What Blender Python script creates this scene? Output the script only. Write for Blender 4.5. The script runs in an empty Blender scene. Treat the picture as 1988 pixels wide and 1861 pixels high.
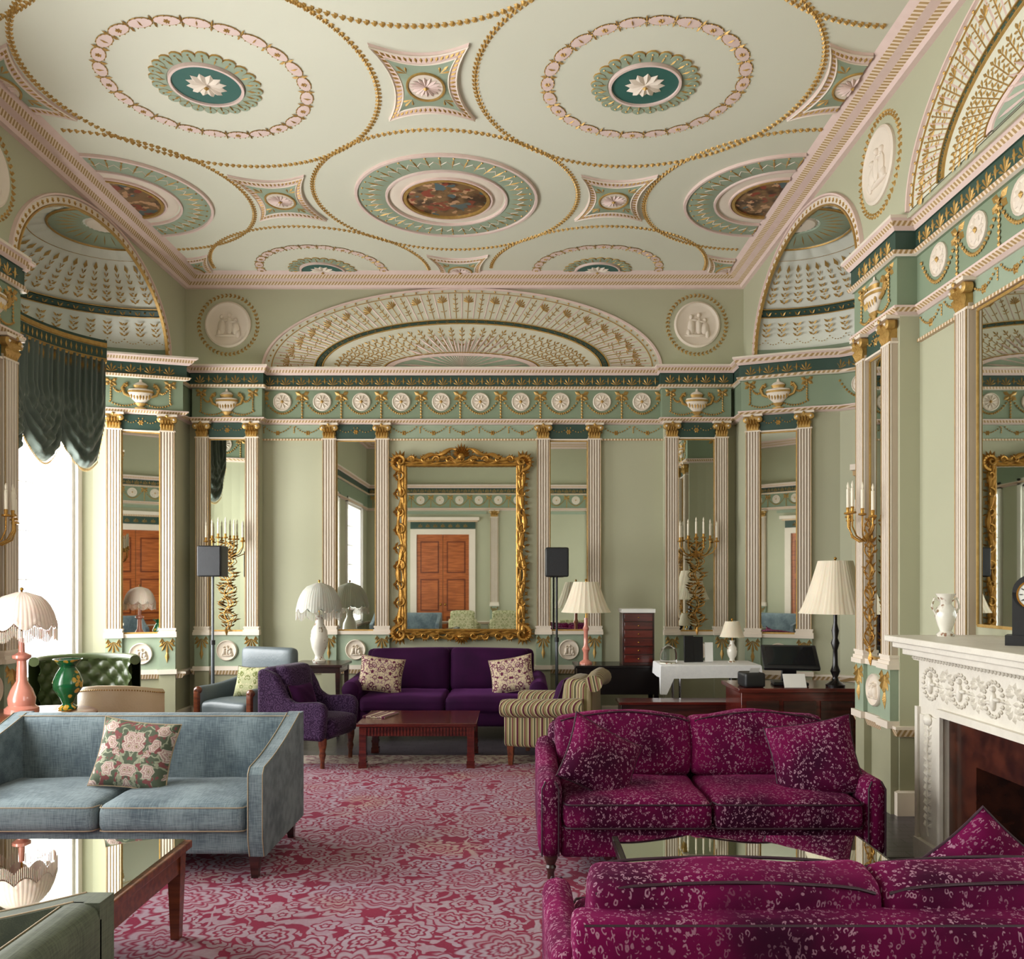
import bpy, math, random, bmesh
from mathutils import Vector, Matrix
random.seed(7)
S=bpy.context.scene; COL=S.collection
pi=math.pi
F=1665.0; CH=1.62; U0=1005; V0=1130
ZC=5.2; XL=-3.91; XR=2.66; YF=10.1; YB=-2.0
def PX(u,Y): return (u-U0)*Y/F
def PZ(v,Y): return CH+(V0-v)*Y/F
def lin(c):
    o=[]
    for x in c[:3]:
        x/=255.0
        o.append(x/12.92 if x<=0.04045 else ((x+0.055)/1.055)**2.4)
    return (o[0],o[1],o[2],1)
# ---------------- materials
class NT:
    def __init__(s,name):
        s.mat=bpy.data.materials.new(name); s.mat.use_nodes=True
        s.t=s.mat.node_tree; s.b=s.t.nodes['Principled BSDF']
        s._co=None
    def n(s,ty): return s.t.nodes.new(ty)
    def l(s,a,b): s.t.links.new(a,b)
    def co(s):
        if s._co is None: s._co=s.n('ShaderNodeTexCoord').outputs['Object']
        return s._co
    def setin(s,sock,v):
        if hasattr(v,'links') or isinstance(v,bpy.types.NodeSocket): s.l(v,sock)
        else: sock.default_value=v
    def math(s,op,a,b=0.0,c=None,clamp=False):
        m=s.n('ShaderNodeMath'); m.operation=op; m.use_clamp=clamp
        s.setin(m.inputs[0],a); s.setin(m.inputs[1],b)
        if c is not None: s.setin(m.inputs[2],c)
        return m.outputs[0]
    def mix(s,f,a,b):
        m=s.n('ShaderNodeMix'); m.data_type='RGBA'
        s.setin(m.inputs[0],f); s.setin(m.inputs[6],a); s.setin(m.inputs[7],b)
        return m.outputs[2]
    def noise(s,scale,detail=3,vec=None,out='Fac',rough=0.5):
        m=s.n('ShaderNodeTexNoise'); m.inputs['Scale'].default_value=scale; m.inputs['Detail'].default_value=detail
        m.inputs['Roughness'].default_value=rough
        s.l(vec if vec is not None else s.co(),m.inputs['Vector']); return m.outputs[out]
    def vor(s,scale,vec=None,feature='F1',rnd=1.0):
        m=s.n('ShaderNodeTexVoronoi'); m.feature=feature; m.inputs['Scale'].default_value=scale
        m.inputs['Randomness'].default_value=rnd
        s.l(vec if vec is not None else s.co(),m.inputs['Vector']); return m
    def mapping(s,scale=(1,1,1),rot=(0,0,0),vec=None):
        m=s.n('ShaderNodeMapping'); m.inputs['Scale'].default_value=scale; m.inputs['Rotation'].default_value=rot
        s.l(vec if vec is not None else s.co(),m.inputs['Vector']); return m.outputs[0]
    def vmath(s,op,a,b):
        m=s.n('ShaderNodeVectorMath'); m.operation=op
        s.setin(m.inputs[0],a); s.setin(m.inputs[1],b)
        return m.outputs[0]
    def vscale(s,v,k):
        m=s.n('ShaderNodeVectorMath'); m.operation='SCALE'; s.l(v,m.inputs[0]); m.inputs['Scale'].default_value=k; return m.outputs[0]
    def step(s,x,lo,hi):
        m=s.n('ShaderNodeMapRange'); m.interpolation_type='SMOOTHSTEP'
        s.setin(m.inputs[0],x)
        if lo<=hi: m.inputs[1].default_value=lo; m.inputs[2].default_value=hi
        else: m.inputs[1].default_value=hi; m.inputs[2].default_value=lo; m.inputs[3].default_value=1.0; m.inputs[4].default_value=0.0
        return m.outputs[0]
    def sep(s,v=None):
        m=s.n('ShaderNodeSeparateXYZ'); s.l(v if v is not None else s.co(),m.inputs[0]); return m.outputs
    def bump(s,h,st=0.3,dist=0.01):
        m=s.n('ShaderNodeBump'); m.inputs['Strength'].default_value=st; m.inputs['Distance'].default_value=dist
        s.l(h,m.inputs['Height']); s.l(m.outputs[0],s.b.inputs['Normal'])
    def fin(s,col,rough=0.6,metal=0.0,sheen=0,coat=0,spec=None,stint=None):
        s.setin(s.b.inputs['Base Color'],col); s.setin(s.b.inputs['Roughness'],rough); s.setin(s.b.inputs['Metallic'],metal)
        if sheen: s.b.inputs['Sheen Weight'].default_value=sheen; s.b.inputs['Sheen Roughness'].default_value=0.4
        if stint: s.b.inputs['Sheen Tint'].default_value=lin(stint)
        if coat: s.b.inputs['Coat Weight'].default_value=coat; s.b.inputs['Coat Roughness'].default_value=0.08
        if spec is not None: s.b.inputs['Specular IOR Level'].default_value=spec
        return s.mat
def simple(name,c1,c2=None,scale=3,rough=0.6,metal=0,bump=0,bscale=60,**k):
    t=NT(name); c2=c2 or tuple(x*0.9 for x in c1)
    col=t.mix(t.noise(scale,4),lin(c1),lin(c2))
    if bump: t.bump(t.noise(bscale,3),bump)
    return t.fin(col,rough,metal,**k)
M={}
M['wall']=simple('sage_paint',(180,180,153),(170,170,143),1.2,0.65)
M['ceil']=simple('ceiling_paint',(215,215,197),(207,207,187),0.8,0.7)
M['lun']=simple('lunette_cream',(220,218,200),(208,207,186),2,0.65)
M['cream']=simple('cream_plaster',(230,218,202),(218,205,188),5,0.6)
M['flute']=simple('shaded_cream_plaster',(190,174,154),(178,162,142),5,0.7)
M['pink']=simple('blush_plaster',(226,204,195),(214,188,178),14,0.65)
M['midg']=simple('mid_green_paint',(134,149,124),(122,138,113),3,0.6)
M['leafg']=simple('pale_green_paint',(154,168,146),(140,155,132),10,0.6)
M['darkg']=simple('dark_green_paint',(50,76,64),(42,66,56),6,0.55)
M['teal']=simple('teal_paint',(46,100,90),(40,88,80),6,0.55)
M['dado']=simple('dado_paint',(168,166,138),(150,148,120),3,0.6)
M['white']=simple('white_paint',(236,232,224),(228,224,216),4,0.5)
M['gold']=simple('gilding',(204,168,98),(156,118,56),30,0.42,0.45,bump=0.3,bscale=120)
M['gilt']=simple('antique_gilt',(206,158,78),(140,96,38),22,0.34,0.7,bump=0.4,bscale=70)
def beadmat():
    t=NT('gilt_beading'); x,y,z=t.sep()
    a=t.math('SINE',t.math('MULTIPLY',t.math('ADD',x,y),170.0))
    return t.fin(t.mix(t.step(a,-0.3,0.5),lin((170,138,90)),lin((226,206,184))),0.5,0.1)
M['bead']=beadmat()
def domemat():
    t=NT('pale_shell_plaster')
    return t.fin(t.mix(t.noise(2,3),lin((224,226,216)),lin((210,213,199))),0.6)
M['dome']=domemat()
def mirr():
    t=NT('mirror_silver'); return t.fin(t.mix(t.noise(3,2),lin((214,217,211)),lin((204,209,201))),0.015,1.0)
M['mirror']=mirr()
def wood(name,c1,c2,rough=0.3,sc=(1,12,12),coat=0.3):
    t=NT(name); v=t.mapping(sc); nn=t.noise(3,5,v)
    return t.fin(t.mix(t.step(nn,0.3,0.7),lin(c1),lin(c2)),rough,coat=coat)
M['mahog']=wood('mahogany',(188,106,54),(146,74,34))
M['mahogd']=wood('mahogany_banding',(124,58,28),(94,42,20))
M['dwood']=wood('dark_wood',(66,30,24),(34,16,14))
M['cherry']=wood('cherry_wood',(98,34,26),(62,18,16),0.2)
M['oak']=wood('brown_wood',(120,62,34),(80,38,22))
M['ebony']=simple('ebonised_wood',(24,18,18),(14,11,11),10,0.25)
M['black']=simple('black_plastic',(24,25,28),(18,19,21),20,0.45)
M['grille']=simple('speaker_grille',(34,36,40),(24,26,30),200,0.6,bump=0.4,bscale=300)
M['screen']=simple('monitor_glass',(16,18,22),(22,24,30),4,0.06)
M['chrome']=simple('chrome',(180,182,186),(160,162,166),4,0.15,1.0)
M['greym']=simple('grey_metal',(110,115,120),(90,95,100),6,0.4,0.6)
M['brass']=simple('brass',(190,145,70),(150,108,48),10,0.25,0.95)
M['wax']=simple('candle_wax',(240,232,212),(232,222,200),8,0.5)
M['paper']=simple('paper',(235,235,230),(225,225,220),8,0.7)
M['cloth']=simple('white_linen',(236,236,234),(220,220,222),30,0.8,bump=0.2)
def shademat(name,c):
    t=NT(name); col=t.mix(t.noise(6,3),lin(c),lin(tuple(x*.93 for x in c)))
    t.b.inputs['Subsurface Weight'].default_value=0.2
    return t.fin(col,0.8)
M['shade']=shademat('cream_lampshade',(236,224,200))
M['shadeg']=shademat('silver_grey_lampshade',(190,190,180))
M['shadep']=shademat('blush_lampshade',(238,216,202))
M['marble']=simple('carved_marble',(226,221,208),(202,195,182),9,0.4,bump=0.25,bscale=40)
M['rust']=wood('russet_marble',(74,36,24),(38,18,14),0.25,(3,3,3))
M['soot']=simple('soot_iron',(22,20,19),(14,13,12),8,0.7)
M['pinkg']=simple('pink_glass',(222,150,132),(202,126,108),6,0.12,coat=0.6)
def speck(name,base,spots,scale=18,th=0.33,rough=0.2,lo=.5):
    t=NT(name); v=t.vor(scale)
    nn=t.noise(5,2)
    k=t.math('MULTIPLY',t.step(v.outputs['Distance'],th,th-0.08),t.step(nn,lo,lo+.05))
    return t.fin(t.mix(k,lin(base),t.mix(t.noise(20,1),lin(spots[0]),lin(spots[1]))),rough,coat=0.5)
M['cer']=speck('painted_porcelain',(230,226,214),((190,104,104),(104,132,86)),30,.36,.2,.46)
M['greeng']=speck('green_gilt_glass',(16,84,46),((214,172,60),(190,140,50)),22,0.5,.2,.45)
def fabric(name,c1,c2,rough=0.85,sheen=0.1,sc=260):
    t=NT(name)
    a=t.noise(1,2,t.mapping((sc,sc*.06,sc*.06))); b=t.noise(1,2,t.mapping((sc*.06,sc,sc)))
    w=t.math('MULTIPLY',t.math('ADD',a,b),0.5)
    w2=t.math('ADD',t.math('MULTIPLY',w,0.6),t.math('MULTIPLY',t.noise(4,4),0.4))
    t.bump(w,0.25,0.003)
    return t.fin(t.mix(t.step(w2,0.38,0.62),lin(c1),lin(c2)),rough,sheen=sheen)
M['blue']=fabric('slub_blue_fabric',(68,82,90),(116,130,134))
M['olive']=fabric('olive_fabric',(58,64,50),(86,92,72))
M['velvet']=simple('purple_velvet',(60,12,60),(30,5,34),4,0.8,sheen=0.3,stint=(150,80,160),spec=.15)
M['tan_pipe']=simple('tan_piping',(156,138,110),(136,118,92),10,0.7)
M['maroon_pipe']=simple('dark_piping',(48,8,30),(38,6,24),10,0.6)
def leopard():
    t=NT('leopard_velvet')
    d=t.noise(14,2,out='Color')
    v=t.vmath('ADD',t.mapping((1,1,.6)),t.vscale(d,.03))
    f=t.vor(70,v); dd=f.outputs['Distance']
    big=t.noise(3.5,2)
    ring=t.math('MULTIPLY',t.step(dd,0.20,0.28),t.step(dd,0.48,0.40))
    brk=t.step(t.noise(60,1),0.47,0.53)
    k=t.math('MULTIPLY',ring,brk); k=t.math('MULTIPLY',k,t.step(big,0.22,0.55))
    base=t.mix(t.step(t.noise(2.6,3),.3,.7),lin((104,6,62)),lin((44,3,30)))
    c=t.mix(t.math('MULTIPLY',k,0.72),base,lin((176,136,154)))
    return t.fin(c,0.85,0.0,sheen=0.2,stint=(190,60,130),spec=.12)
M['leo']=leopard()
def damask():
    t=NT('purple_damask'); v=t.vor(22,t.vmath('ADD',t.co(),t.vscale(t.noise(8,2,out='Color'),.06))); d=v.outputs['Distance']; s=t.math('SINE',t.math('MULTIPLY',d,20.0))
    k=t.step(t.math('ADD',s,t.math('MULTIPLY',t.noise(30,2),1.2)),0.5,0.9)
    return t.fin(t.mix(k,lin((44,24,52)),lin((72,50,80))),0.8,sheen=0.1,spec=.15)
M['damask']=damask()
def stripes(name):
    t=NT(name); x,y,z=t.sep(); s=t.math('FRACT',t.math('MULTIPLY',t.math('ADD',x,y),9.0))
    c=t.mix(t.step(s,.14,.16),lin((84,34,50)),lin((134,124,84)))
    for a,col in((.30,(172,160,126)),(.40,(62,66,48)),(.50,(158,146,112)),(.62,(112,52,62)),(.70,(124,116,78)),(.88,(176,164,130))): c=t.mix(t.step(s,a,a+.02),c,lin(col))
    return t.fin(c,0.8,sheen=0.1,spec=.15)
M['stripe']=stripes('striped_velvet')
M['leather']=simple('grey_blue_leather',(104,114,118),(82,94,99),6,0.4,bump=0.15)
M['tanl']=simple('tan_leather',(196,172,140),(176,150,118),5,0.45,bump=0.15)
M['greenl']=simple('green_leather',(74,86,52),(50,60,34),5,0.3)
def floral(name,base,c1,c2,sc=9,fr=22.0,dis=.05):
    t=NT(name)
    x,y,z=t.sep()
    ax=t.math('ABSOLUTE',x)
    cb=t.n('ShaderNodeCombineXYZ'); t.l(ax,cb.inputs[0]); t.l(z,cb.inputs[2])
    dn=t.noise(16,2,cb.outputs[0],out='Color')
    v=t.vmath('ADD',cb.outputs[0],t.vscale(dn,dis))
    f=t.vor(sc,v); d=f.outputs['Distance']; s=t.math('SINE',t.math('MULTIPLY',d,fr))
    k1=t.step(d,0.5,0.42); k2=t.step(s,-0.1,0.3)
    leaf=t.step(t.noise(sc*3.5,1,v),0.52,0.56)
    c=t.mix(leaf,lin(base),lin(c2)); c=t.mix(t.math('MULTIPLY',k1,k2),c,lin(c1))
    return t.fin(c,0.85,spec=.2)
def morris():
    t=NT('floral_print'); x,y,z=t.sep(); ax=t.math('ABSOLUTE',x)
    cb=t.n('ShaderNodeCombineXYZ'); t.l(ax,cb.inputs[0]); t.l(z,cb.inputs[2]); P=cb.outputs[0]
    v=t.vmath('ADD',P,t.vscale(t.noise(12,2,P,out='Color'),.06))
    base=lin((80,88,72))
    lf=t.math('ABSOLUTE',t.math('SUBTRACT',t.noise(15,2,v),.5))
    c=t.mix(t.step(lf,.045,.02),base,lin((140,144,122)))
    red=t.step(t.noise(26,1,v),.56,.60); c=t.mix(red,c,lin((118,70,70)))
    f=t.n('ShaderNodeTexVoronoi'); f.inputs['Scale'].default_value=9.5; f.inputs['Randomness'].default_value=.8; t.l(v,f.inputs['Vector'])
    sub=t.vmath('SUBTRACT',v,f.outputs['Position']); a,b,cc=t.sep(sub)
    an=t.math('ARCTAN2',cc,a); r=t.math('SQRT',t.math('ADD',t.math('MULTIPLY',a,a),t.math('MULTIPLY',cc,cc)))
    pr=t.math('ADD',r,t.math('MULTIPLY',t.math('ABSOLUTE',t.math('SINE',t.math('MULTIPLY',an,3.0))),.008))
    fl=t.step(pr,.046,.040); c=t.mix(fl,c,t.mix(t.step(t.math('SINE',t.math('MULTIPLY',pr,420.0)),-.2,.8),lin((186,170,158)),lin((150,118,116))))
    c=t.mix(t.step(pr,.012,.009),c,lin((110,92,60)))
    return t.fin(c,0.85,spec=.2)
M['floral']=morris()
M['kilim']=floral('woven_damask_print',(196,180,150),(92,34,62),(150,116,122),18,20,.04)
M['greenp']=floral('green_print',(168,170,132),(110,118,66),(192,186,150),18)
def curt():
    t=NT('green_curtain_velvet'); return t.fin(t.mix(t.noise(2,3),lin((104,116,106)),lin((70,82,76))),0.65,sheen=0.4)
M['curtain']=curt()
def carpet():
    t=NT('floral_carpet')
    P=t.vmath('ADD',t.co(),t.vscale(t.noise(2.2,1,out='Color'),.16))
    P=t.vmath('ADD',P,t.vscale(t.noise(11,1,out='Color'),.030))
    def rosette(scale,npet,amp,rings,outer,rnd,off=(0,0,0)):
        v=t.vscale(t.vmath('ADD',P,off),scale)
        f=t.n('ShaderNodeTexVoronoi'); f.voronoi_dimensions='2D'; f.inputs['Scale'].default_value=1; f.inputs['Randomness'].default_value=rnd
        t.l(v,f.inputs['Vector'])
        df=t.vmath('SUBTRACT',v,f.outputs['Position']); x,y,z=t.sep(df)
        an=t.math('ARCTAN2',y,x); pet=t.math('SUBTRACT',.5,t.math('ABSOLUTE',t.math('SINE',t.math('MULTIPLY',an,npet/2.0))))
        r=t.math('SQRT',t.math('ADD',t.math('MULTIPLY',x,x),t.math('MULTIPLY',y,y)))
        r=t.math('MULTIPLY',r,t.math('ADD',1.0,t.math('MULTIPLY',pet,amp)))
        k=None
        for (a,b) in rings:
            q=t.step(r,b+.014,b-.014)
            if a>0: q=t.math('MULTIPLY',q,t.step(r,a-.014,a+.014))
            k=q if k is None else t.math('MAXIMUM',k,q)
        return k,t.step(r,outer-.012,outer+.012)
    def over(k,kk): return t.math('MAXIMUM',t.math('MULTIPLY',k,kk[1]),kk[0])
    def contour(sc,off,w):
        n=t.noise(sc,0,t.vmath('ADD',P,off)); return t.step(t.math('ABSOLUTE',t.math('SUBTRACT',n,0.5)),w*1.3,w*.6)
    v1=contour(2.6,(0,0,0),.018); v2=contour(3.6,(11,5,0),.018); v3=contour(5.2,(3,17,0),.020)
    lfn=t.noise(15,1,P,rough=.4); lf=t.math('MULTIPLY',t.step(lfn,.55,.58),.9)
    k=t.math('MAXIMUM',v1,t.math('MAXIMUM',v2,t.math('MULTIPLY',v3,.8))); k=t.math('MAXIMUM',k,lf)
    k=over(k,rosette(6.4,5,.35,[(0,.08),(.15,.30)],.36,.95,(5.3,2.1,0)))
    k=over(k,rosette(3.4,7,.30,[(0,.07),(.12,.17),(.22,.32)],.36,.9,(3.1,1.7,0)))
    k=over(k,rosette(1.7,11,.22,[(0,.04),(.065,.09),(.12,.165),(.195,.215),(.24,.30)],.33,.75))
    wear=t.noise(5,5)
    k=t.math('MULTIPLY',k,t.math('ADD',.48,t.math('MULTIPLY',wear,.5)))
    k=t.math('MULTIPLY',k,t.math('ADD',.75,t.math('MULTIPLY',t.noise(60,2),.45)))
    red=t.mix(t.noise(2.5,5),lin((140,36,64)),lin((104,22,48)))
    red=t.mix(t.math('MULTIPLY',t.noise(110,2),0.3),red,lin((146,76,96)))
    gr=t.mix(t.noise(1.6,3),lin((164,154,174)),lin((170,156,156)))
    gr=t.mix(t.math('MULTIPLY',t.step(t.noise(1.3,2),.54,.72),.6),gr,lin((176,152,122)))
    c=t.mix(k,red,gr)
    x,y,z=t.sep()
    bc=t.mix(t.step(t.noise(22,2),.5,.55),lin((180,166,150)),lin((140,108,108)))
    c=t.mix(t.step(y,7.60,7.62),c,bc)
    t.bump(t.noise(250,2),0.3,0.004)
    return t.fin(c,0.95,sheen=0.05,spec=.1)
M['carpet']=carpet()
def floorm():
    t=NT('stone_wood_floor'); br=t.n('ShaderNodeTexBrick'); t.l(t.mapping((1,1,1)),br.inputs['Vector']); br.inputs['Scale'].default_value=3
    br.inputs['Color1'].default_value=lin((92,86,96)); br.inputs['Color2'].default_value=lin((72,68,76)); br.inputs['Mortar'].default_value=lin((36,32,34)); br.inputs['Mortar Size'].default_value=0.012
    return t.fin(t.mix(t.math('MULTIPLY',t.noise(6,4),.4),br.outputs['Color'],lin((50,44,48))),0.3)
M['floor']=floorm()
def paint():
    t=NT('oil_painting'); n1=t.noise(7,3)
    c=t.mix(t.step(n1,.36,.56),lin((70,48,32)),lin((126,96,62)))
    c=t.mix(t.step(t.noise(11,2,t.mapping((1,1,1),(0,0,1))),.57,.62),c,lin((190,148,112)))
    c=t.mix(t.step(t.noise(9,1,t.mapping((1,1.3,1),(0,0,2))),.6,.64),c,lin((134,62,44)))
    c=t.mix(t.step(t.noise(8,1,t.mapping((1.2,1,1),(0,0,3))),.63,.66),c,lin((80,98,100)))
    return t.fin(c,0.5)
M['paint']=paint()

# ---------------- mesh builder
class MB:
    def __init__(s,mp=None): s.v=[];s.f=[];s.m=[];s.mats=[];s.map=mp
    def mi(s,m):
        m=M[m]
        if m not in s.mats: s.mats.append(m)
        return s.mats.index(m)
    def add(s,vs,fs,m,T=None):
        o=len(s.v); k=s.mi(m)
        for p in vs:
            if T is not None: p=T@Vector(p)
            if s.map: p=s.map(p[0],p[1],p[2])
            s.v.append((p[0],p[1],p[2]))
        for f in fs: s.f.append([i+o for i in f]); s.m.append(k)
    def box(s,a0,a1,b0,b1,c0,c1,m,T=None):
        vs=[(a,b,c) for a in(a0,a1) for b in(b0,b1) for c in(c0,c1)]
        s.add(vs,[(0,1,3,2),(4,6,7,5),(0,4,5,1),(2,3,7,6),(0,2,6,4),(1,5,7,3)],m,T)
    def lathe(s,prof,c=(0,0,0),ax=2,n=20,m='cream',T=None,scal=0,sn=0,cap=True):
        e=[i for i in range(3) if i!=ax]; vs=[];fs=[]
        for (r,h) in prof:
            for k in range(n):
                a=2*pi*k/n; rr=r*(1+scal*math.cos(a*sn)) if sn else r
                p=[0,0,0]; p[e[0]]=c[e[0]]+rr*math.cos(a); p[e[1]]=c[e[1]]+rr*math.sin(a); p[ax]=c[ax]+h; vs.append(p)
        for i in range(len(prof)-1):
            for k in range(n): fs.append((i*n+k,i*n+(k+1)%n,(i+1)*n+(k+1)%n,(i+1)*n+k))
        if cap:
            fs.append(list(range(n))); fs.append([ (len(prof)-1)*n+k for k in range(n)])
        s.add(vs,fs,m,T)
    def tube(s,pts,r,m,n=6,T=None,closed=False):
        pts=[Vector(p) for p in pts]; N=len(pts); vs=[];fs=[]
        up=None
        for i,p in enumerate(pts):
            if closed: t=(pts[(i+1)%N]-pts[i-1])
            else: t=pts[min(i+1,N-1)]-pts[max(i-1,0)]
            if t.length<1e-9: t=Vector((0,0,1))
            t.normalize()
            if up is None:
                up=Vector((0,0,1)) if abs(t.z)<.9 else Vector((1,0,0))
            b=t.cross(up)
            if b.length<1e-6: b=t.orthogonal()
            b.normalize(); up=b.cross(t).normalized()
            rr=r[i] if isinstance(r,(list,tuple)) else r
            for k in range(n):
                a=2*pi*k/n; vs.append(p+b*rr*math.cos(a)+up*rr*math.sin(a))
        for i in range(N if closed else N-1):
            j=(i+1)%N
            for k in range(n): fs.append((i*n+k,i*n+(k+1)%n,j*n+(k+1)%n,j*n+k))
        if not closed: fs.append(list(range(n))); fs.append([(N-1)*n+k for k in range(n)])
        s.add(vs,fs,m,T)
    def ring(s,c,a0,b0,a1,b1,w0,w1,m,n=48,t0=0,t1=2*pi):
        full=abs(t1-t0-2*pi)<1e-6; K=n if full else n+1; vs=[];fs=[]
        for i in range(K):
            a=t0+(t1-t0)*i/n; ca,sa=math.cos(a),math.sin(a)
            for (f,w) in ((0,w0),(.12,w1),(.88,w1),(1,w0)):
                vs.append((c[0]+(a0+(a1-a0)*f)*ca,c[1]+(b0+(b1-b0)*f)*sa,w))
        for i in range(n):
            j=(i+1)%K
            for k in range(3): fs.append((i*4+k,i*4+k+1,j*4+k+1,j*4+k))
        s.add(vs,fs,m)
    def disc(s,c,a,b,w0,w1,m,n=40,t0=0,t1=2*pi):
        full=abs(t1-t0-2*pi)<1e-6; K=n if full else n+1; vs=[(c[0],c[1],w1)];fs=[]
        for i in range(K):
            q=t0+(t1-t0)*i/n
            vs.append((c[0]+a*math.cos(q),c[1]+b*math.sin(q),w0)); vs.append((c[0]+a*.97*math.cos(q),c[1]+b*.97*math.sin(q),w1))
        for i in range(n):
            j=(i+1)%K; fs.append((1+2*i,1+2*j,2+2*j,2+2*i)); fs.append((0,2+2*i,2+2*j))
        s.add(vs,fs,m)
    def petal(s,c,ang,L,W,h,m,w=0.0,pos=.55):
        d=(math.cos(ang),math.sin(ang)); e=(-d[1],d[0]); x,y=c
        s.add([(x,y,w),(x+d[0]*L*pos+e[0]*W,y+d[1]*L*pos+e[1]*W,w),(x+d[0]*L,y+d[1]*L,w),(x+d[0]*L*pos-e[0]*W,y+d[1]*L*pos-e[1]*W,w),(x+d[0]*L*pos,y+d[1]*L*pos,w+h)],
              [(0,1,4),(1,2,4),(2,3,4),(3,0,4)],m)
    def palm(s,c,ang,size,m,w=0,n=5,spread=1.2,h=.010):
        for i in range(n):
            t=(i/(n-1)-.5)*2 if n>1 else 0
            s.petal(c,ang+t*spread,size*(1-.3*abs(t)),size*.095,h,m,w,pos=.75)
    def octa(s,c,r,m,T=None):
        x,y,z=c; a,b,d=r if isinstance(r,(tuple,list)) else (r,r,r)
        s.add([(x+a,y,z),(x-a,y,z),(x,y+b,z),(x,y-b,z),(x,y,z+d),(x,y,z-d)],[(0,2,4),(2,1,4),(1,3,4),(3,0,4),(2,0,5),(1,2,5),(3,1,5),(0,3,5)],m,T)
    def ball(s,c,r,m,T=None,n=10,k=6):
        a,b,d=r if isinstance(r,(tuple,list)) else (r,r,r); vs=[];fs=[]
        for i in range(k+1):
            ph=-pi/2+pi*i/k
            for j in range(n):
                t=2*pi*j/n; vs.append((c[0]+a*math.cos(ph)*math.cos(t),c[1]+b*math.cos(ph)*math.sin(t),c[2]+d*math.sin(ph)))
        for i in range(k):
            for j in range(n): fs.append((i*n+j,i*n+(j+1)%n,(i+1)*n+(j+1)%n,(i+1)*n+j))
        s.add(vs,fs,m,T)
    def soft(s,x0,x1,y0,y1,z0,z1,r,m,puff=0,T=None,n=5,nz=0.0,pf=0):
        h=((x1-x0)/2,(y1-y0)/2,(z1-z0)/2); c=((x0+x1)/2,(y0+y1)/2,(z0+z1)/2)
        r=min(r,min(h)*.98)
        g=[]
        for k in range(3):
            H=h[k]; I=H-r; l=[-H,-H+r*.12,-H+r*.4]+[ -I+2*I*i/n for i in range(n+1)]+[H-r*.4,H-r*.12,H]; g.append(l)
        vs=[];fs=[];idx={}
        def vid(p):
            key=(round(p[0],5),round(p[1],5),round(p[2],5))
            if key in idx: return idx[key]
            q=[0,0,0];d=[0,0,0]
            for k in range(3):
                I=h[k]-r; q[k]=max(-I,min(I,p[k])); d[k]=p[k]-q[k]
            L=math.sqrt(sum(t*t for t in d)); o=[q[k]+(d[k]/L*r if L>1e-9 else 0) for k in range(3)]
            nx,ny,nzz=p[0]/h[0],p[1]/h[1],p[2]/h[2]
            if puff: o[2]+=puff*(1-nx*nx)*(1-ny*ny)*nzz
            if pf: o[1]+=pf*(1-nx*nx)*(1-nzz*nzz)*ny
            if nz:
                o[0]+=nz*math.sin(17*p[1]+11*p[2]+c[0]*9); o[1]+=nz*math.sin(13*p[0]+19*p[2]); o[2]+=nz*math.sin(15*p[0]+12*p[1]+c[0]*5)
            idx[key]=len(vs); vs.append((o[0]+c[0],o[1]+c[1],o[2]+c[2])); return idx[key]
        for k in range(3):
            a,b=[i for i in range(3) if i!=k]
            for sg in(-1,1):
                for i in range(len(g[a])-1):
                    for j in range(len(g[b])-1):
                        f=[]
                        for (ii,jj) in((i,j),(i+1,j),(i+1,j+1),(i,j+1)):
                            p=[0,0,0];p[k]=sg*h[k];p[a]=g[a][ii];p[b]=g[b][jj]; f.append(vid(p))
                        if len(set(f))==4: fs.append(f)
        s.add(vs,fs,m,T)
    def pillow(s,w,h,t,m,T=None,n=12):
        vs=[];fs=[]
        for sd in(-1,1):
            for i in range(n+1):
                for j in range(n+1):
                    a=-1+2*i/n;b=-1+2*j/n
                    th=t/2*math.sqrt(max(0,(1-a**4)*(1-b**4)))
                    x=a*w/2*(1-.08*(1-b*b)); z=b*h/2*(1-.08*(1-a*a))
                    vs.append((x,sd*(th+.003+.004*math.sin(a*9+b*7)*(1-a*a)*(1-b*b)),z))
        N=(n+1)**2
        for sd in(0,1):
            for i in range(n):
                for j in range(n):
                    q=sd*N+i*(n+1)+j; fs.append((q,q+1,q+n+2,q+n+1))
        for i in range(n):
            for (a,b) in(((i),(i+1)),(n*(n+1)+i,n*(n+1)+i+1),(i*(n+1),(i+1)*(n+1)),(i*(n+1)+n,(i+1)*(n+1)+n)):
                fs.append((a,b,b+N,a+N))
        s.add(vs,fs,m,T)
    def extr(s,poly,ax,a0,a1,m,T=None):
        vs=[];n=len(poly)
        for a in(a0,a1):
            for (p,q) in poly:
                v=[p,q]; v.insert(ax,a); vs.append(v)
        fs=[list(range(n)),list(range(n,2*n))]+[(i,(i+1)%n,n+(i+1)%n,n+i) for i in range(n)]
        s.add(vs,fs,m,T)
    def obj(s,name,parent=None,sharp=40,bevel=0,recalc=True,**props):
        me=bpy.data.meshes.new(name); me.from_pydata(s.v,[],s.f); 
        for m in s.mats: me.materials.append(m)
        me.polygons.foreach_set('material_index',s.m)
        if recalc:
            bm=bmesh.new(); bm.from_mesh(me); bmesh.ops.recalc_face_normals(bm,faces=bm.faces); bm.to_mesh(me); bm.free()
        me.shade_smooth()
        try: me.set_sharp_from_angle(angle=math.radians(sharp))
        except Exception: pass
        me.update()
        o=bpy.data.objects.new(name,me); COL.objects.link(o)
        if parent: o.parent=parent
        if bevel:
            b=o.modifiers.new('bevel','BEVEL'); b.width=bevel; b.segments=3; b.limit_method='ANGLE'
        for k,v in props.items(): o[k]=v
        return o
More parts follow.
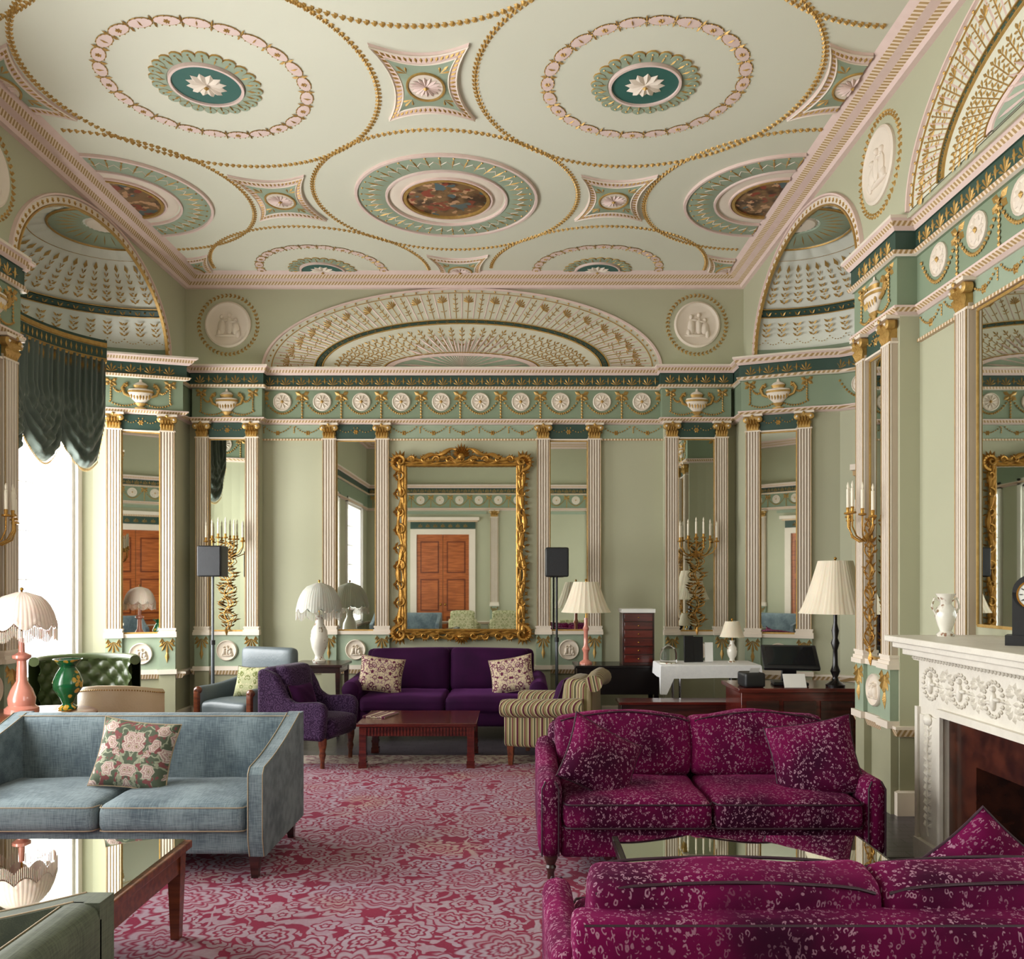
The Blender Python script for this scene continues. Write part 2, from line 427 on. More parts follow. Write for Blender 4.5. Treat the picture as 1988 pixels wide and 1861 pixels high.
def thing(name,label,cat,loc=(0,0,0),rot=0,**props):
    e=bpy.data.objects.new(name,None); COL.objects.link(e); e.location=loc; e.rotation_euler=(0,0,rot); e.empty_display_size=.1
    e['label']=label; e['category']=cat
    for k,v in props.items(): e[k]=v
    return e
TN=[0]
def trim(mb,label='',**k):
    TN[0]+=1; return mb.obj('trim_%d'%TN[0],kind='structure',label=label or 'painted and gilded plaster moulding',**k)

# ---------------- plan paths
def Lp(th,r=1.45): return (XL-r*math.cos(math.radians(th)),8.1+r*math.sin(math.radians(th)))
def Rp(th,r=1.45): return (XR+r*math.cos(math.radians(th)),8.1+r*math.sin(math.radians(th)))
XN=2.80; XP=-3.885
left_near=[(XL,YB),(XL,5.97),(XP,5.97),(XP,6.6),(XL,6.62)]
arcL=[Lp(t) for t in range(-90,61,5)]
arcR=[Rp(t) for t in range(55,-91,-5)]
facL=[(-4.52,9.40),(-3.83,9.62)]
facR=[(2.55,9.62),(3.22,9.35)]
far=[(-3.86,9.64),(-3.86,YF),(-3.74,YF),(-3.74,9.98),(-3.0,9.98),(-3.0,YF),(1.71,YF),(1.71,9.98),(2.44,9.98),(2.44,YF),(2.56,YF),(2.56,9.64)]
right_near=[(XR,6.62),(XR,5.97),(XN,5.97),(XN,YB)]
full=left_near+arcL+facL+far+facR+arcR+right_near
def sweep(mb,path,prof,closed=True):
    N=len(path); P=[Vector(p) for p in path]; off=[]
    for i in range(N):
        if closed: a=P[i]-P[i-1]; b=P[(i+1)%N]-P[i]
        else: a=P[i]-P[max(i-1,0)] if i>0 else P[1]-P[0]; b=P[i+1]-P[i] if i<N-1 else P[i]-P[i-1]
        a.normalize();b.normalize(); n1=Vector((a.y,-a.x)); n2=Vector((b.y,-b.x)); m=n1+n2
        if m.length<1e-4: m=n1.copy()
        m.normalize(); c=max(.35,m.dot(n1)); off.append(m/c)
    K=len(prof)
    for j in range(K-1):
        (w0,z0,_),(w1,z1,_)=prof[j],prof[j+1]; mat=prof[j][2]; vs=[];fs=[]
        for i in range(N):
            for (w,z) in((w0,z0),(w1,z1)):
                q=P[i]+off[i]*w; vs.append((q.x,q.y,z))
        for i in range(N if closed else N-1):
            k=(i+1)%N; fs.append((2*i,2*k,2*k+1,2*i+1))
        mb.add(vs,fs,mat)
ent=[(0,4.13,'cream'),(.115,4.13,'cream'),(.115,4.11,'pink'),(.10,4.095,'bead'),(.085,4.065,'pink'),(.065,4.04,'darkg'),(.055,4.035,'darkg'),(.055,3.915,'cream'),(.080,3.905,'bead'),(.070,3.88,'cream'),(.05,3.87,'midg'),(.035,3.865,'midg'),(.035,3.535,'cream'),(.065,3.53,'pink'),(.065,3.515,'bead'),(.045,3.49,'pink'),(.02,3.475,'cream'),(0,3.47,'cream')]
mb=MB(); sweep(mb,full,ent); trim(mb,'entablature with dark green frieze and gilt beading')
rail=[(0,.62,'cream'),(.05,.62,'cream'),(.05,.60,'bead'),(.03,.55,'cream'),(0,.54,'cream')]
mb=MB(); sweep(mb,full,rail); trim(mb,'cream and gilt chair rail')
base=[(0,.17,'cream'),(.03,.16,'cream'),(.03,0.0,'cream')]
mb=MB(); sweep(mb,full,base); o=mb.obj('baseboard_room',kind='structure',label='cream painted baseboard')
crn=[(0,5.07,'pink'),(.04,5.075,'pink'),(.06,5.10,'bead'),(.10,5.125,'pink'),(.16,5.14,'bead'),(.20,5.17,'pink'),(.25,ZC,'pink')]
mb=MB(); sweep(mb,[(XL,YB),(XL,YF),(XR,YF),(XR,YB)],crn); trim(mb,'ceiling cornice with gilt egg and dart')
def strip(mb,pts,z0,z1,m='wall'):
    for (a,b) in zip(pts[:-1],pts[1:]): mb.add([(a[0],a[1],z0),(b[0],b[1],z0),(b[0],b[1],z1),(a[0],a[1],z1)],[(0,1,2,3)],m)
def wallz(mb,pts):
    strip(mb,pts,0,.56,'dado'); strip(mb,pts,.56,4.13,'wall')
WL=54
mb=MB()
wins=[(-1.2,.6),(1.6,3.2),(4.0,5.5)]
ys=[YB]+[y for w in wins for y in w]+[5.97]
for i in range(0,len(ys)-1):
    seg=[(XL,ys[i]),(XL,ys[i+1])]
    if i%2==0: wallz(mb,seg)
    else: strip(mb,seg,0,.56,'dado'); strip(mb,seg,.56,.66); strip(mb,seg,3.46,4.13)
wallz(mb,left_near[1:]+[Lp(-90)])
wallz(mb,[Lp(t) for t in (-90,-85,-80,-75,-70,-65,-60,-WL)])
c=[Lp(-WL),Lp(WL)]
strip(mb,c,0,.56,'dado'); strip(mb,c,.56,.66); 
arcw=[Lp(t) for t in (-54,-45,-30,-15,0,15,30,45,54)]
strip(mb,arcw,3.62,4.13)
mb.add([(p[0],p[1],3.62) for p in arcw],[list(range(len(arcw)))],'wall')
wallz(mb,[Lp(WL),Lp(60)]+facL+[far[0],far[1]])
def upper(mb,X,y0,y1):
    if y0<6.65: mb.add([(X,y0,4.1),(X,6.65,4.1),(X,6.65,ZC),(X,y0,ZC)],[(0,1,2,3)],'wall')
    n=32
    for i in range(n):
        a=-pi+pi*i/n;b=-pi+pi*(i+1)/n
        p=(8.1+1.45*math.cos(a),4.12+.88*math.sin(-a)); q=(8.1+1.45*math.cos(b),4.12+.88*math.sin(-b))
        mb.add([(X,p[0],p[1]),(X,q[0],q[1]),(X,q[0],ZC),(X,p[0],ZC)],[(0,1,2,3)],'wall')
    mb.add([(X,9.55,4.1),(X,y1,4.1),(X,y1,ZC),(X,9.55,ZC)],[(0,1,2,3)],'wall')
upper(mb,XL,YB,YF)
mb.obj('wall_left',kind='structure',label='sage green panelled wall with windows',recalc=False)
mb=MB(); wallz(mb,far[1:-1]); mb.add([(XL,YF,4.1),(XR,YF,4.1),(XR,YF,ZC),(XL,YF,ZC)],[(0,1,2,3)],'wall')
mb.obj('wall_far',kind='structure',label='sage green wall',recalc=False)
mb=MB(); wallz(mb,[far[-2],far[-1]]+facR+arcR+right_near[:3]); 
ys=[5.97,1.6,-1.4,YB]
for i in range(3):
    seg=[(XN,ys[i]),(XN,ys[i+1])]
    if i!=1: wallz(mb,seg)
    else: strip(mb,seg,0,.56,'dado'); strip(mb,seg,.56,.66); strip(mb,seg,3.46,4.13)
upper(mb,XR,YB,YF)
mb.obj('wall_right',kind='structure',label='sage green wall with arched recess',recalc=False)
mb=MB(); wallz(mb,[(XN+.2,YB),(XL,YB)]); mb.add([(XL,YB,4.1),(XR+.2,YB,4.1),(XR+.2,YB,ZC),(XL,YB,ZC)],[(0,1,2,3)],'wall')
mb.obj('wall_back',kind='structure',label='sage green wall with doorway',recalc=False)
mb=MB(); mb.add([(XL-1.7,YB,0),(XR+1.7,YB,0),(XR+1.7,YF,0),(XL-1.7,YF,0)],[(0,1,2,3)],'floor'); mb.obj('floor',kind='structure',label='dark grey paved floor')
mb=MB(); mb.box(XL,XR+.0,YB,YF,ZC,ZC+.05,'ceil'); mb.obj('ceiling',kind='structure',label='pale green painted plaster ceiling')

# ---------------- map functions
def farmap(off=0): return lambda u,z,w:(u,YF-off-w,z)
def rightmap(X): return lambda u,z,w:(X-w,u,z)
def leftmap(X): return lambda u,z,w:(X+w,u,z)
def ceilmap(u,v,w): return (u,v,ZC-w)
def segmap(A,B):
    A=Vector(A);B=Vector(B);d=(B-A).normalized();n=Vector((d.y,-d.x))
    return lambda u,z,w:(A.x+d.x*u+n.x*w,A.y+d.y*u+n.y*w,z)
def arcmap(sg,r=1.45):
    cx=XL if sg<0 else XR
    return lambda u,z,w:(cx+sg*(r-w)*math.cos(u/r),8.1+(r-w)*math.sin(u/r),z)

# ---------------- ceiling ornament
GR=1.22
def garland(mb,cx,cy,R):
    n=int(2*pi*R/.050)
    for i in range(n):
        a=2*pi*i/n; x=cx+R*math.cos(a);y=cy+R*math.sin(a)
        if not(XL+.26<x<XR-.26 and y<YF-.3): continue
        t=a+pi/2
        mb.petal((x,y),t+.65,.040,.012,.016,'gold',0,.5); mb.petal((x,y),t-.65,.040,.012,.016,'gold',0,.5); mb.petal((x,y),t,.048,.010,.022,'gold',0,.5)
def clipadd(mb,fn):
    t=MB(ceilmap); fn(t)
    bm=bmesh.new(); vs=[bm.verts.new(v) for v in t.v]
    for f,m in zip(t.f,t.m):
        try: q=bm.faces.new([vs[i] for i in f]); q.material_index=m
        except ValueError: pass
    for co,no in(((XL+.25,0,0),(-1,0,0)),((XR-.25,0,0),(1,0,0)),((0,YF-.25,0),(0,1,0))):
        bmesh.ops.bisect_plane(bm,geom=bm.verts[:]+bm.edges[:]+bm.faces[:],plane_co=co,plane_no=no,clear_outer=True)
    bm.verts.index_update(); o=len(mb.v)
    for v in bm.verts: mb.v.append(tuple(v.co))
    for f in bm.faces:
        mm=t.mats[f.material_index]
        if mm not in mb.mats: mb.mats.append(mm)
        mb.f.append([v.index+o for v in f.verts]); mb.m.append(mb.mats.index(mm))
    bm.free()
def medA(mb,c):
    x,y=c
    mb.disc(c,.25,.25,.002,.012,'teal'); mb.ring(c,.238,.238,.262,.262,.0,.026,'pink')
    mb.ring(c,.262,.262,.34,.34,.0,.009,'leafg')
    for i in range(12): mb.petal(c,2*pi*i/12,.145,.033,.024,'cream',.014,.65)
    mb.octa((x,y,.036),(.022,.022,.016),'gold')
    for i in range(24):
        a=2*pi*i/24
        cc=(x+.345*math.cos(a),y+.345*math.sin(a))
        mb.disc(cc,.046,.046,0,.010,'gold',10); mb.disc(cc,.043,.043,.010,.0125,'leafg',10)
        mb.petal((x+.275*math.cos(a),y+.275*math.sin(a)),a,.07,.007,.010,'gold',.013)
        mb.octa((x+.358*math.cos(a),y+.358*math.sin(a),.014),(.010,.010,.008),'gold')
    n=24
    for i in range(n):
        a=2*pi*i/n
        cx=x+.70*math.cos(a);cy=y+.70*math.sin(a)
        for rr,ww,mm,w0 in((.091,.050,'gold',.003),(.086,.043,'pink',.006)):
            vs=[(cx,cy,w0+.003)];fs=[]
            for k in range(14):
                q=2*pi*k/14; lx=rr*math.cos(q); ly=ww*math.sin(q); ta=a+pi/2
                vs.append((cx+lx*math.cos(ta)-ly*math.sin(ta),cy+lx*math.sin(ta)+ly*math.cos(ta),w0))
            for k in range(14): fs.append((0,1+k,1+(k+1)%14))
            mb.add(vs,fs,mm)
        for k in range(12):
            q=2*pi*k/12; lx=.089*math.cos(q); ly=.047*math.sin(q); ta=a+pi/2
            mb.octa((cx+lx*math.cos(ta)-ly*math.sin(ta),cy+lx*math.sin(ta)+ly*math.cos(ta),.008),(.006,.006,.005),'gold')
        if i%2==0:
            for k in range(6): mb.petal((cx,cy),k*pi/3,.024,.006,.010,'gold',.009)
        else: mb.petal((cx-.028*math.cos(a),cy-.028*math.sin(a)),a,.058,.006,.010,'gold',.009)
        q=a+pi/n
        for sgn in(1,-1):
            mb.petal((x+.70*math.cos(q),y+.70*math.sin(q)),q if sgn>0 else q+pi,.062,.008,.012,'gold',.006)
def medB(mb,c):
    x,y=c
    mb.ring(c,.55,.55,.84,.84,0,.012,'leafg'); mb.ring(c,.82,.82,.85,.85,0,.024,'pink'); mb.ring(c,.545,.545,.57,.57,0,.024,'pink')
    mb.ring(c,.39,.39,.53,.53,0,.006,'cream'); mb.ring(c,.37,.37,.405,.405,0,.026,'gold'); mb.ring(c,.41,.41,.43,.43,0,.024,'pink'); mb.disc(c,.38,.38,0,.008,'paint')
    for i in range(40):
        a=2*pi*i/40; mb.petal((x+.60*math.cos(a),y+.60*math.sin(a)),a,.17,.010,.010,'gold',.012,.7)
        mb.octa((x+.785*math.cos(a),y+.785*math.sin(a),.014),(.013,.013,.01),'gold')
        b=a+pi/40; mb.tube([(x+.66*math.cos(a),y+.66*math.sin(a),.012),(x+.72*math.cos(b),y+.72*math.sin(b),.012),(x+.66*math.cos(a+2*pi/40),y+.66*math.sin(a+2*pi/40),.012)],.004,'cream',4)
def star(mb,c):
    x,y=c
    def outline(sc,n=10):
        cs=[(-.34,-.47),(.34,-.47),(.34,.47),(-.34,.47)]; pts=[]
        for i in range(4):
            a=cs[i];b=cs[(i+1)%4]; mx,my=(a[0]+b[0])/2,(a[1]+b[1])/2; L=math.hypot(mx,my); ix,iy=-mx/L,-my/L
            for k in range(n):
                t=k/n; s_=4*t*(1-t)*.11
                pts.append((x+sc*(a[0]+(b[0]-a[0])*t+ix*s_),y+sc*(a[1]+(b[1]-a[1])*t+iy*s_)))
        return pts
    def fill(sc,w0,w1,m):
        p=outline(sc); q=outline(sc*.97); n=len(p)
        vs=[(x,y,w1)]+[(a,b,w0) for a,b in p]+[(a,b,w1) for a,b in q]
        mb.add(vs,[(1+i,1+(i+1)%n,1+n+(i+1)%n,1+n+i) for i in range(n)]+[(0,1+n+i,1+n+(i+1)%n) for i in range(n)],m)
    fill(1,0,.02,'pink'); fill(.70,.02,.024,'leafg')
    for sc in(.97,.72): mb.tube([(a,b,.022) for a,b in outline(sc)],.007,'cream',4,closed=True)
    for (a,b) in outline(.85,16): 
        an=math.atan2(b-y,a-x); mb.petal((a-.03*math.cos(an),b-.03*math.sin(an)),an,.06,.012,.010,'gold',.02)
    mb.ring(c,.125,.16,.142,.177,.02,.034,'gold'); mb.disc(c,.125,.16,.02,.026,'cream')
    for i in range(16): mb.petal(c,2*pi*i/16,.12,.014,.012,'pink',.03,.7)
    mb.octa((x,y,.04),(.022,.022,.015),'gold')
    for sx in(-1,1):
        for sy in(-1,1):
            an=math.atan2(.47*sy,.34*sx)
            mb.palm((x+.20*math.cos(an),y+.20*math.sin(an)),an,.11,'gold',.024,3,.6)
XC=-.66
A_=[(XC+sx*1.575,y) for sx in(-1,1) for y in(6.16,9.84)]
B_=[(XC+k*3.07,y) for k in(-1,0,1) for y in(8.0,4.3)]
St=[(XC,6.16),(XC-1.555,8.0),(XC+1.555,8.0),(XC,9.84),(XC-3.07,6.16),(XC+3.07,6.16),(XC-3.07,9.84),(XC+3.07,9.84)]
mb=MB(ceilmap)
for c in A_+B_: garland(mb,c[0],c[1],GR)
garland(mb,XC-1.575,2.5,GR); garland(mb,XC+1.575,2.5,GR)
trim(mb,'gilded husk garland rings on the ceiling',recalc=False)
for c in A_:
    mb=MB(); clipadd(mb,lambda t:medA(t,c)); trim(mb,'round ceiling medallion with teal centre and petal wreath',recalc=False)
for c in B_:
    if c[1]<5: continue
    mb=MB(); clipadd(mb,lambda t:medB(t,c)); trim(mb,'round ceiling medallion with painted figure scene',recalc=False)
for c in St:
    mb=MB(); clipadd(mb,lambda t:star(t,c)); trim(mb,'concave lozenge ceiling panel with gilt flower',recalc=False)

# ---------------- frieze ornament
def pal_row(mb,u0,u1,w=.056,step=.092):
    n=max(1,int((u1-u0)/step))
    for i in range(n):
        u=u0+(i+.5)*(u1-u0)/n
        if i%2==0: mb.palm((u,3.925),pi/2,.10,'gold',w,5,1.1,.01)
        else:
            mb.petal((u,3.93),pi/2,.085,.012,.012,'gold',w)
            mb.palm((u,3.965),pi/2,.055,'gold',w,3,1.3,.01)
def rosette(mb,u,z,r,w,m='cream'):
    mb.lathe([(r,0),(r,.012),(r*.9,.02),(r*.84,.010),(0.001,.010)],(u,z,w),2,20,'cream',cap=False)
    for k in range(10): mb.petal((u,z),2*pi*k/10,r*.8,r*.16,.016,'cream',w+.012,.6)
    mb.octa((u,z,w+.02),(r*.2,r*.2,.014),'gold')
def swag(mb,u0,u1,z,sag,w,n=10,r=.011):
    for i in range(n+1):
        t=i/n; mb.octa((u0+(u1-u0)*t,z-sag*4*t*(1-t),w+.008),(r,r,r*.8),'gold')
def bow(mb,u,z,w,s=1.0):
    for a in(.5,pi-.5,-.6,pi+.6): mb.petal((u,z),a,.075*s,.022*s,.02,'gold',w,.6)
    mb.octa((u,z,w+.015),(.018*s,.018*s,.015),'gold')
    for k in range(7): mb.octa((u,z-.035*s-.028*s*k,w+.008),(.012*s,.017*s,.01),'gold')
def rosrow(mb,us,w=.036,z=3.735,r=.108):
    for i,u in enumerate(us):
        rosette(mb,u,z,r,w)
        a=u-.235;b=u+.235
        swag(mb,a,b,z+.06,.20,w,19,.016)
        bow(mb,a,z+.075,w,1.25)
    bow(mb,us[-1]+.235,z+.075,w,1.25)
def urn(mb,u,z,w,s=1.0):
    prof=[(.055,-.15),(.055,-.135),(.02,-.125),(.02,-.10),(.05,-.08),(.10,-.03),(.12,.02),(.115,.05),(.06,.06),(.05,.085),(.07,.095),(.05,.115),(.015,.13),(.012,.15),(.001,.16)]
    T=Matrix.Translation((u,z,w))@Matrix.Diagonal((1,1,.45,1))
    mb.lathe([(r*s,h*s) for r,h in prof],(0,0,0),1,18,'cream',T=T)
    for (a,b,c_,d) in((.122,.015,.122,.035),(.056,.062,.072,.092),(.022,-.125,.06,-.09),(.058,-.15,.058,-.135)):
        mb.lathe([(a*s*1.02,b*s),(c_*s*1.02,d*s)],(0,0,0),1,18,'gold',T=T,cap=False)
    for k in range(7):
        mb.petal((u+(k-3)*.028*s,z-.07*s+.004*abs(k-3)),pi/2,.07*s,.012*s,.012,'gold',w+.045*s-abs(k-3)*.006)
    for sg in(-1,1):
        mb.tube([(u+sg*.10*s,z-.02*s,w),(u+sg*.15*s,z+.0*s,w),(u+sg*.175*s,z+.06*s,w),(u+sg*.15*s,z+.10*s,w),(u+sg*.12*s,z+.085*s,w)],.014*s,'gold',6)
def urnpanel(mb,u,hw,w=.036):
    urn(mb,u,3.69,w+.01,1.08)
    for sg in(-1,1):
        bow(mb,u+sg*(hw-.06),3.82,w,1.0)
        swag(mb,u+sg*.14,u+sg*(hw-.06),3.81,.10,w,10,.015)
        swag(mb,u+sg*.04,u+sg*(hw-.05),3.60,.04,w,10,.013)
def pil(mb,u0,u1,w0=0):
    uc=(u0+u1)/2; hw=(u1-u0)/2
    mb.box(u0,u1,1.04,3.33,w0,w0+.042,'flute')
    n=5; pw=(u1-u0)/n
    for i in range(n+1):
        a=u0+(u1-u0)*i/n; q=pw*.27
        mb.box(max(u0,a-q),min(u1,a+q),1.11,3.29,w0+.040,w0+.058,'cream')
    mb.box(u0,u0+.004,1.1,3.3,w0+.055,w0+.061,'gold'); mb.box(u1-.004,u1,1.1,3.3,w0+.055,w0+.061,'gold')
    for (z0,z1,e) in((1.04,1.07,.022),(1.07,1.09,.012),(1.09,1.11,.018),(3.29,3.305,.01)):
        mb.box(u0-e,u1+e,z0,z1,w0,w0+.05+e,'cream')
    mb.box(uc-hw*.85,uc+hw*.85,3.305,3.46,w0,w0+.062,'gold')
    for k in range(5):
        a=u0+(u1-u0)*(k+.5)/5; mb.petal((a,3.31),pi/2,.085,hw*.24,.03,'gold',w0+.062,.6)
    for k in range(4):
        a=u0+(u1-u0)*(k+1)/5; mb.petal((a,3.355),pi/2,.085,hw*.22,.035,'gold',w0+.066,.65)
    for sg in(-1,1):
        mb.lathe([(.001,0),(.034,0),(.034,.05),(.02,.06),(.001,.06)],(uc+sg*hw*.95,3.425,w0+.03),2,12,'gold')
        mb.lathe([(.001,0),(.012,.0),(.001,.012)],(uc+sg*hw*.95,3.425,w0+.092),2,8,'cream')
    mb.box(u0-.03,u1+.03,3.46,3.483,w0,w0+.095,'cream')
    mb.octa((uc,3.46,w0+.105),(.02,.02,.012),'gold')
    mb.box(u0-.01,u1+.01,.62,1.04,w0,w0+.06,'leafg'); mb.box(u0-.025,u1+.025,1.01,1.045,w0,w0+.085,'cream'); mb.box(u0-.025,u1+.025,.60,.65,w0,w0+.085,'cream')
    mb.box(u0-.01,u1+.01,0,.6,w0,w0+.055,'dado')
    mb.palm((uc,.97),-pi/2,.15,'gold',w0+.062,5,.9,.02); mb.petal((uc,.88),-pi/2,.16,.022,.02,'gold',w0+.062)
    mb.palm((u0+.02,1.0),-pi/2,.08,'gold',w0+.062,3,.4,.015); mb.palm((u1-.02,1.0),-pi/2,.08,'gold',w0+.062,3,.4,.015)
def relief(mb,u,z,r,w):
    mb.lathe([(r,0),(r,.02),(r*.93,.03),(r*.86,.018),(r*.8,.012),(.001,.012)],(u,z,w),2,36,'cream',cap=False)
    k=r/.27
    for (dx,dz,a,b) in((-.07,-.03,.045,.10),(.02,-.02,.04,.11),(.09,-.05,.05,.08),(-.07,.09,.024,.028),(.02,.11,.024,.028),(.09,.05,.024,.028),(-.02,-.13,.14,.02),(-.10,-.10,.03,.05),(.05,.03,.06,.016),(-.03,.05,.05,.014),(.12,-.11,.03,.05)):
        mb.ball((u+dx*k,z+dz*k,w+.014),(a*k,b*k,.028),'cream',n=10,k=5)
def roundel(mp,u,z,name='wall_medallion'):
    e=MB(mp); relief(e,u,z,.27,.0)
    for i in range(44):
        a=2*pi*i/44; x=u+.345*math.cos(a); y=z+.345*math.sin(a)
        e.petal((x,y),a+pi/2+.5,.045,.012,.018,'gold',.0); e.petal((x,y),a+pi/2-.5,.045,.012,.018,'gold',.0)
    return e.obj(name,recalc=False,label='round cream relief plaque ringed by a gilt husk wreath',category='wall medallion')
def mirror_obj(mp,u0,u1,z0,z1,w,label='tall narrow wall mirror with slim gilt edging between pilasters'):
    e=MB(mp); e.box(u0,u1,z0,z1,w,w+.006,'mirror'); g=e.obj('wall_mirror',label=label,category='mirror')
    f=MB(mp)
    for (a,b,c,d) in((u0-.008,u0+.004,z0,z1),(u1-.004,u1+.008,z0,z1),(u0,u1,z0-.01,z0+.008),(u0,u1,z1-.008,z1+.01)): f.box(a,b,c,d,w,w+.012,'gold')
    f.obj('frame',parent=g,label='slim gilt frame')
    return g
def bay(mp,uc,width,pw,w0=0,z0=1.06):
    for sg in(-1,1):
        e=MB(mp); c=uc+sg*(width/2-pw/2); pil(e,c-pw/2,c+pw/2,w0); trim(e,'fluted cream pilaster with gilded capital')
    a=uc-width/2+pw; b=uc+width/2-pw
    e=MB(mp); e.box(a,b,3.30,3.47,w0,w0+.03,'darkg'); e.box(a,b,3.285,3.30,w0,w0+.045,'cream')
    for k in range(6): e.petal((uc,3.385),k*pi/3,.035,.012,.012,'gold',w0+.03)
    swag(e,a+.02,uc-.02,3.43,.05,w0+.03,6,.009); swag(e,uc+.02,b-.02,3.43,.05,w0+.03,6,.009)
    e.box(a,b,.62,1.04,w0,w0+.03,'leafg'); e.box(a,b,1.01,1.05,w0,w0+.055,'cream'); e.box(a,b,.60,.65,w0,w0+.055,'cream')
    relief(e,uc,.83,.12,w0+.03)
    trim(e,'green panel and plinth with cream roundel')
    mirror_obj(mp,a+.008,b-.008,z0,3.28,w0+.002)
fm=farmap()
bay(fm,-1.90,.775,.155); bay(fm,.60,.75,.15); 
bay(farmap(.12),-3.37,.72,.145); bay(farmap(.12),2.075,.72,.145)
sL=segmap(*facL); sR=segmap(*facR); LL=(Vector(facL[1])-Vector(facL[0])).length; LR=(Vector(facR[1])-Vector(facR[0])).length
bay(sL,LL/2,LL-.03,.15); bay(sR,LR/2,LR-.03,.15)
bay(rightmap(XR),6.30,.60,.14); bay(leftmap(XP),6.27,.60,.17)
mb=MB(fm)
pal_row(mb,-2.95,1.66)
us=[PX(u,YF) for u in(550,627,703,780,857,933,1011,1088,1168,1245)]
rosrow(mb,us)
trim(mb,'frieze ornament of rosettes, swags and anthemia',recalc=False)
for cx in(-3.37,2.075):
    mb=MB(farmap(.12)); pal_row(mb,cx-.36,cx+.36); urnpanel(mb,cx,.36); trim(mb,'frieze ornament with relief urn',recalc=False)
for mp,L in((sL,LL),(sR,LR)):
    mb=MB(mp); pal_row(mb,.02,L-.02); urnpanel(mb,L/2,L/2); trim(mb,'frieze ornament with relief urn',recalc=False)
for mp in(rightmap(XR),leftmap(XP)):
    mb=MB(mp); pal_row(mb,6.0,6.58); urnpanel(mb,6.29,.30); trim(mb,'frieze ornament with relief urn',recalc=False)
for sg in(-1,1):
    mb=MB(arcmap(sg)); pal_row(mb,-1.45*pi/2+.1,1.45*math.radians(56))
    rosrow(mb,[1.15-.47*i for i in range(7)]); trim(mb,'curved frieze ornament of rosettes and swags',recalc=False)
mb=MB(rightmap(XN)); pal_row(mb,2.0,5.9); rosrow(mb,[5.62-.47*i for i in range(8)]); trim(mb,'frieze ornament of rosettes and swags',recalc=False)
mb=MB(leftmap(XL)); pal_row(mb,5.0,5.9); trim(mb,'frieze ornament',recalc=False)
mb=MB(lambda u,z,w:(u,YB+w,z)); pal_row(mb,XL+.1,XN-.1); rosrow(mb,[-3.5+.5*i for i in range(13)]); trim(mb,'frieze ornament of rosettes and swags',recalc=False)
def band(mp,u0,u1,w=0,label='pale band with small gilt swags'):
    e=MB(mp); e.box(u0,u1,3.30,3.47,w,w+.012,'leafg'); e.box(u0,u1,3.285,3.305,w,w+.03,'bead')
    n=max(1,round((u1-u0)/.34)); st=(u1-u0)/n
    for i in range(n):
        a=u0+i*st; swag(e,a+.03,a+st-.03,3.445,.07,w+.012,11,.011)
        for k in range(6): e.petal((a+st/2,3.375),k*pi/3,.034,.012,.012,'gold',w+.012)
        for k in range(4): e.octa((a+.015,3.44-.02*k,w+.016),(.010,.012,.006),'gold')
    trim(e,label)
band(fm,-3.0,-2.29); band(fm,-1.51,.225); band(fm,.975,1.71); band(rightmap(XN),2.0,5.95)
roundel(fm,PX(443,YF),4.65); roundel(fm,PX(1353,YF),4.65); roundel(rightmap(XR),6.30,4.68); roundel(leftmap(XL),6.30,4.66)
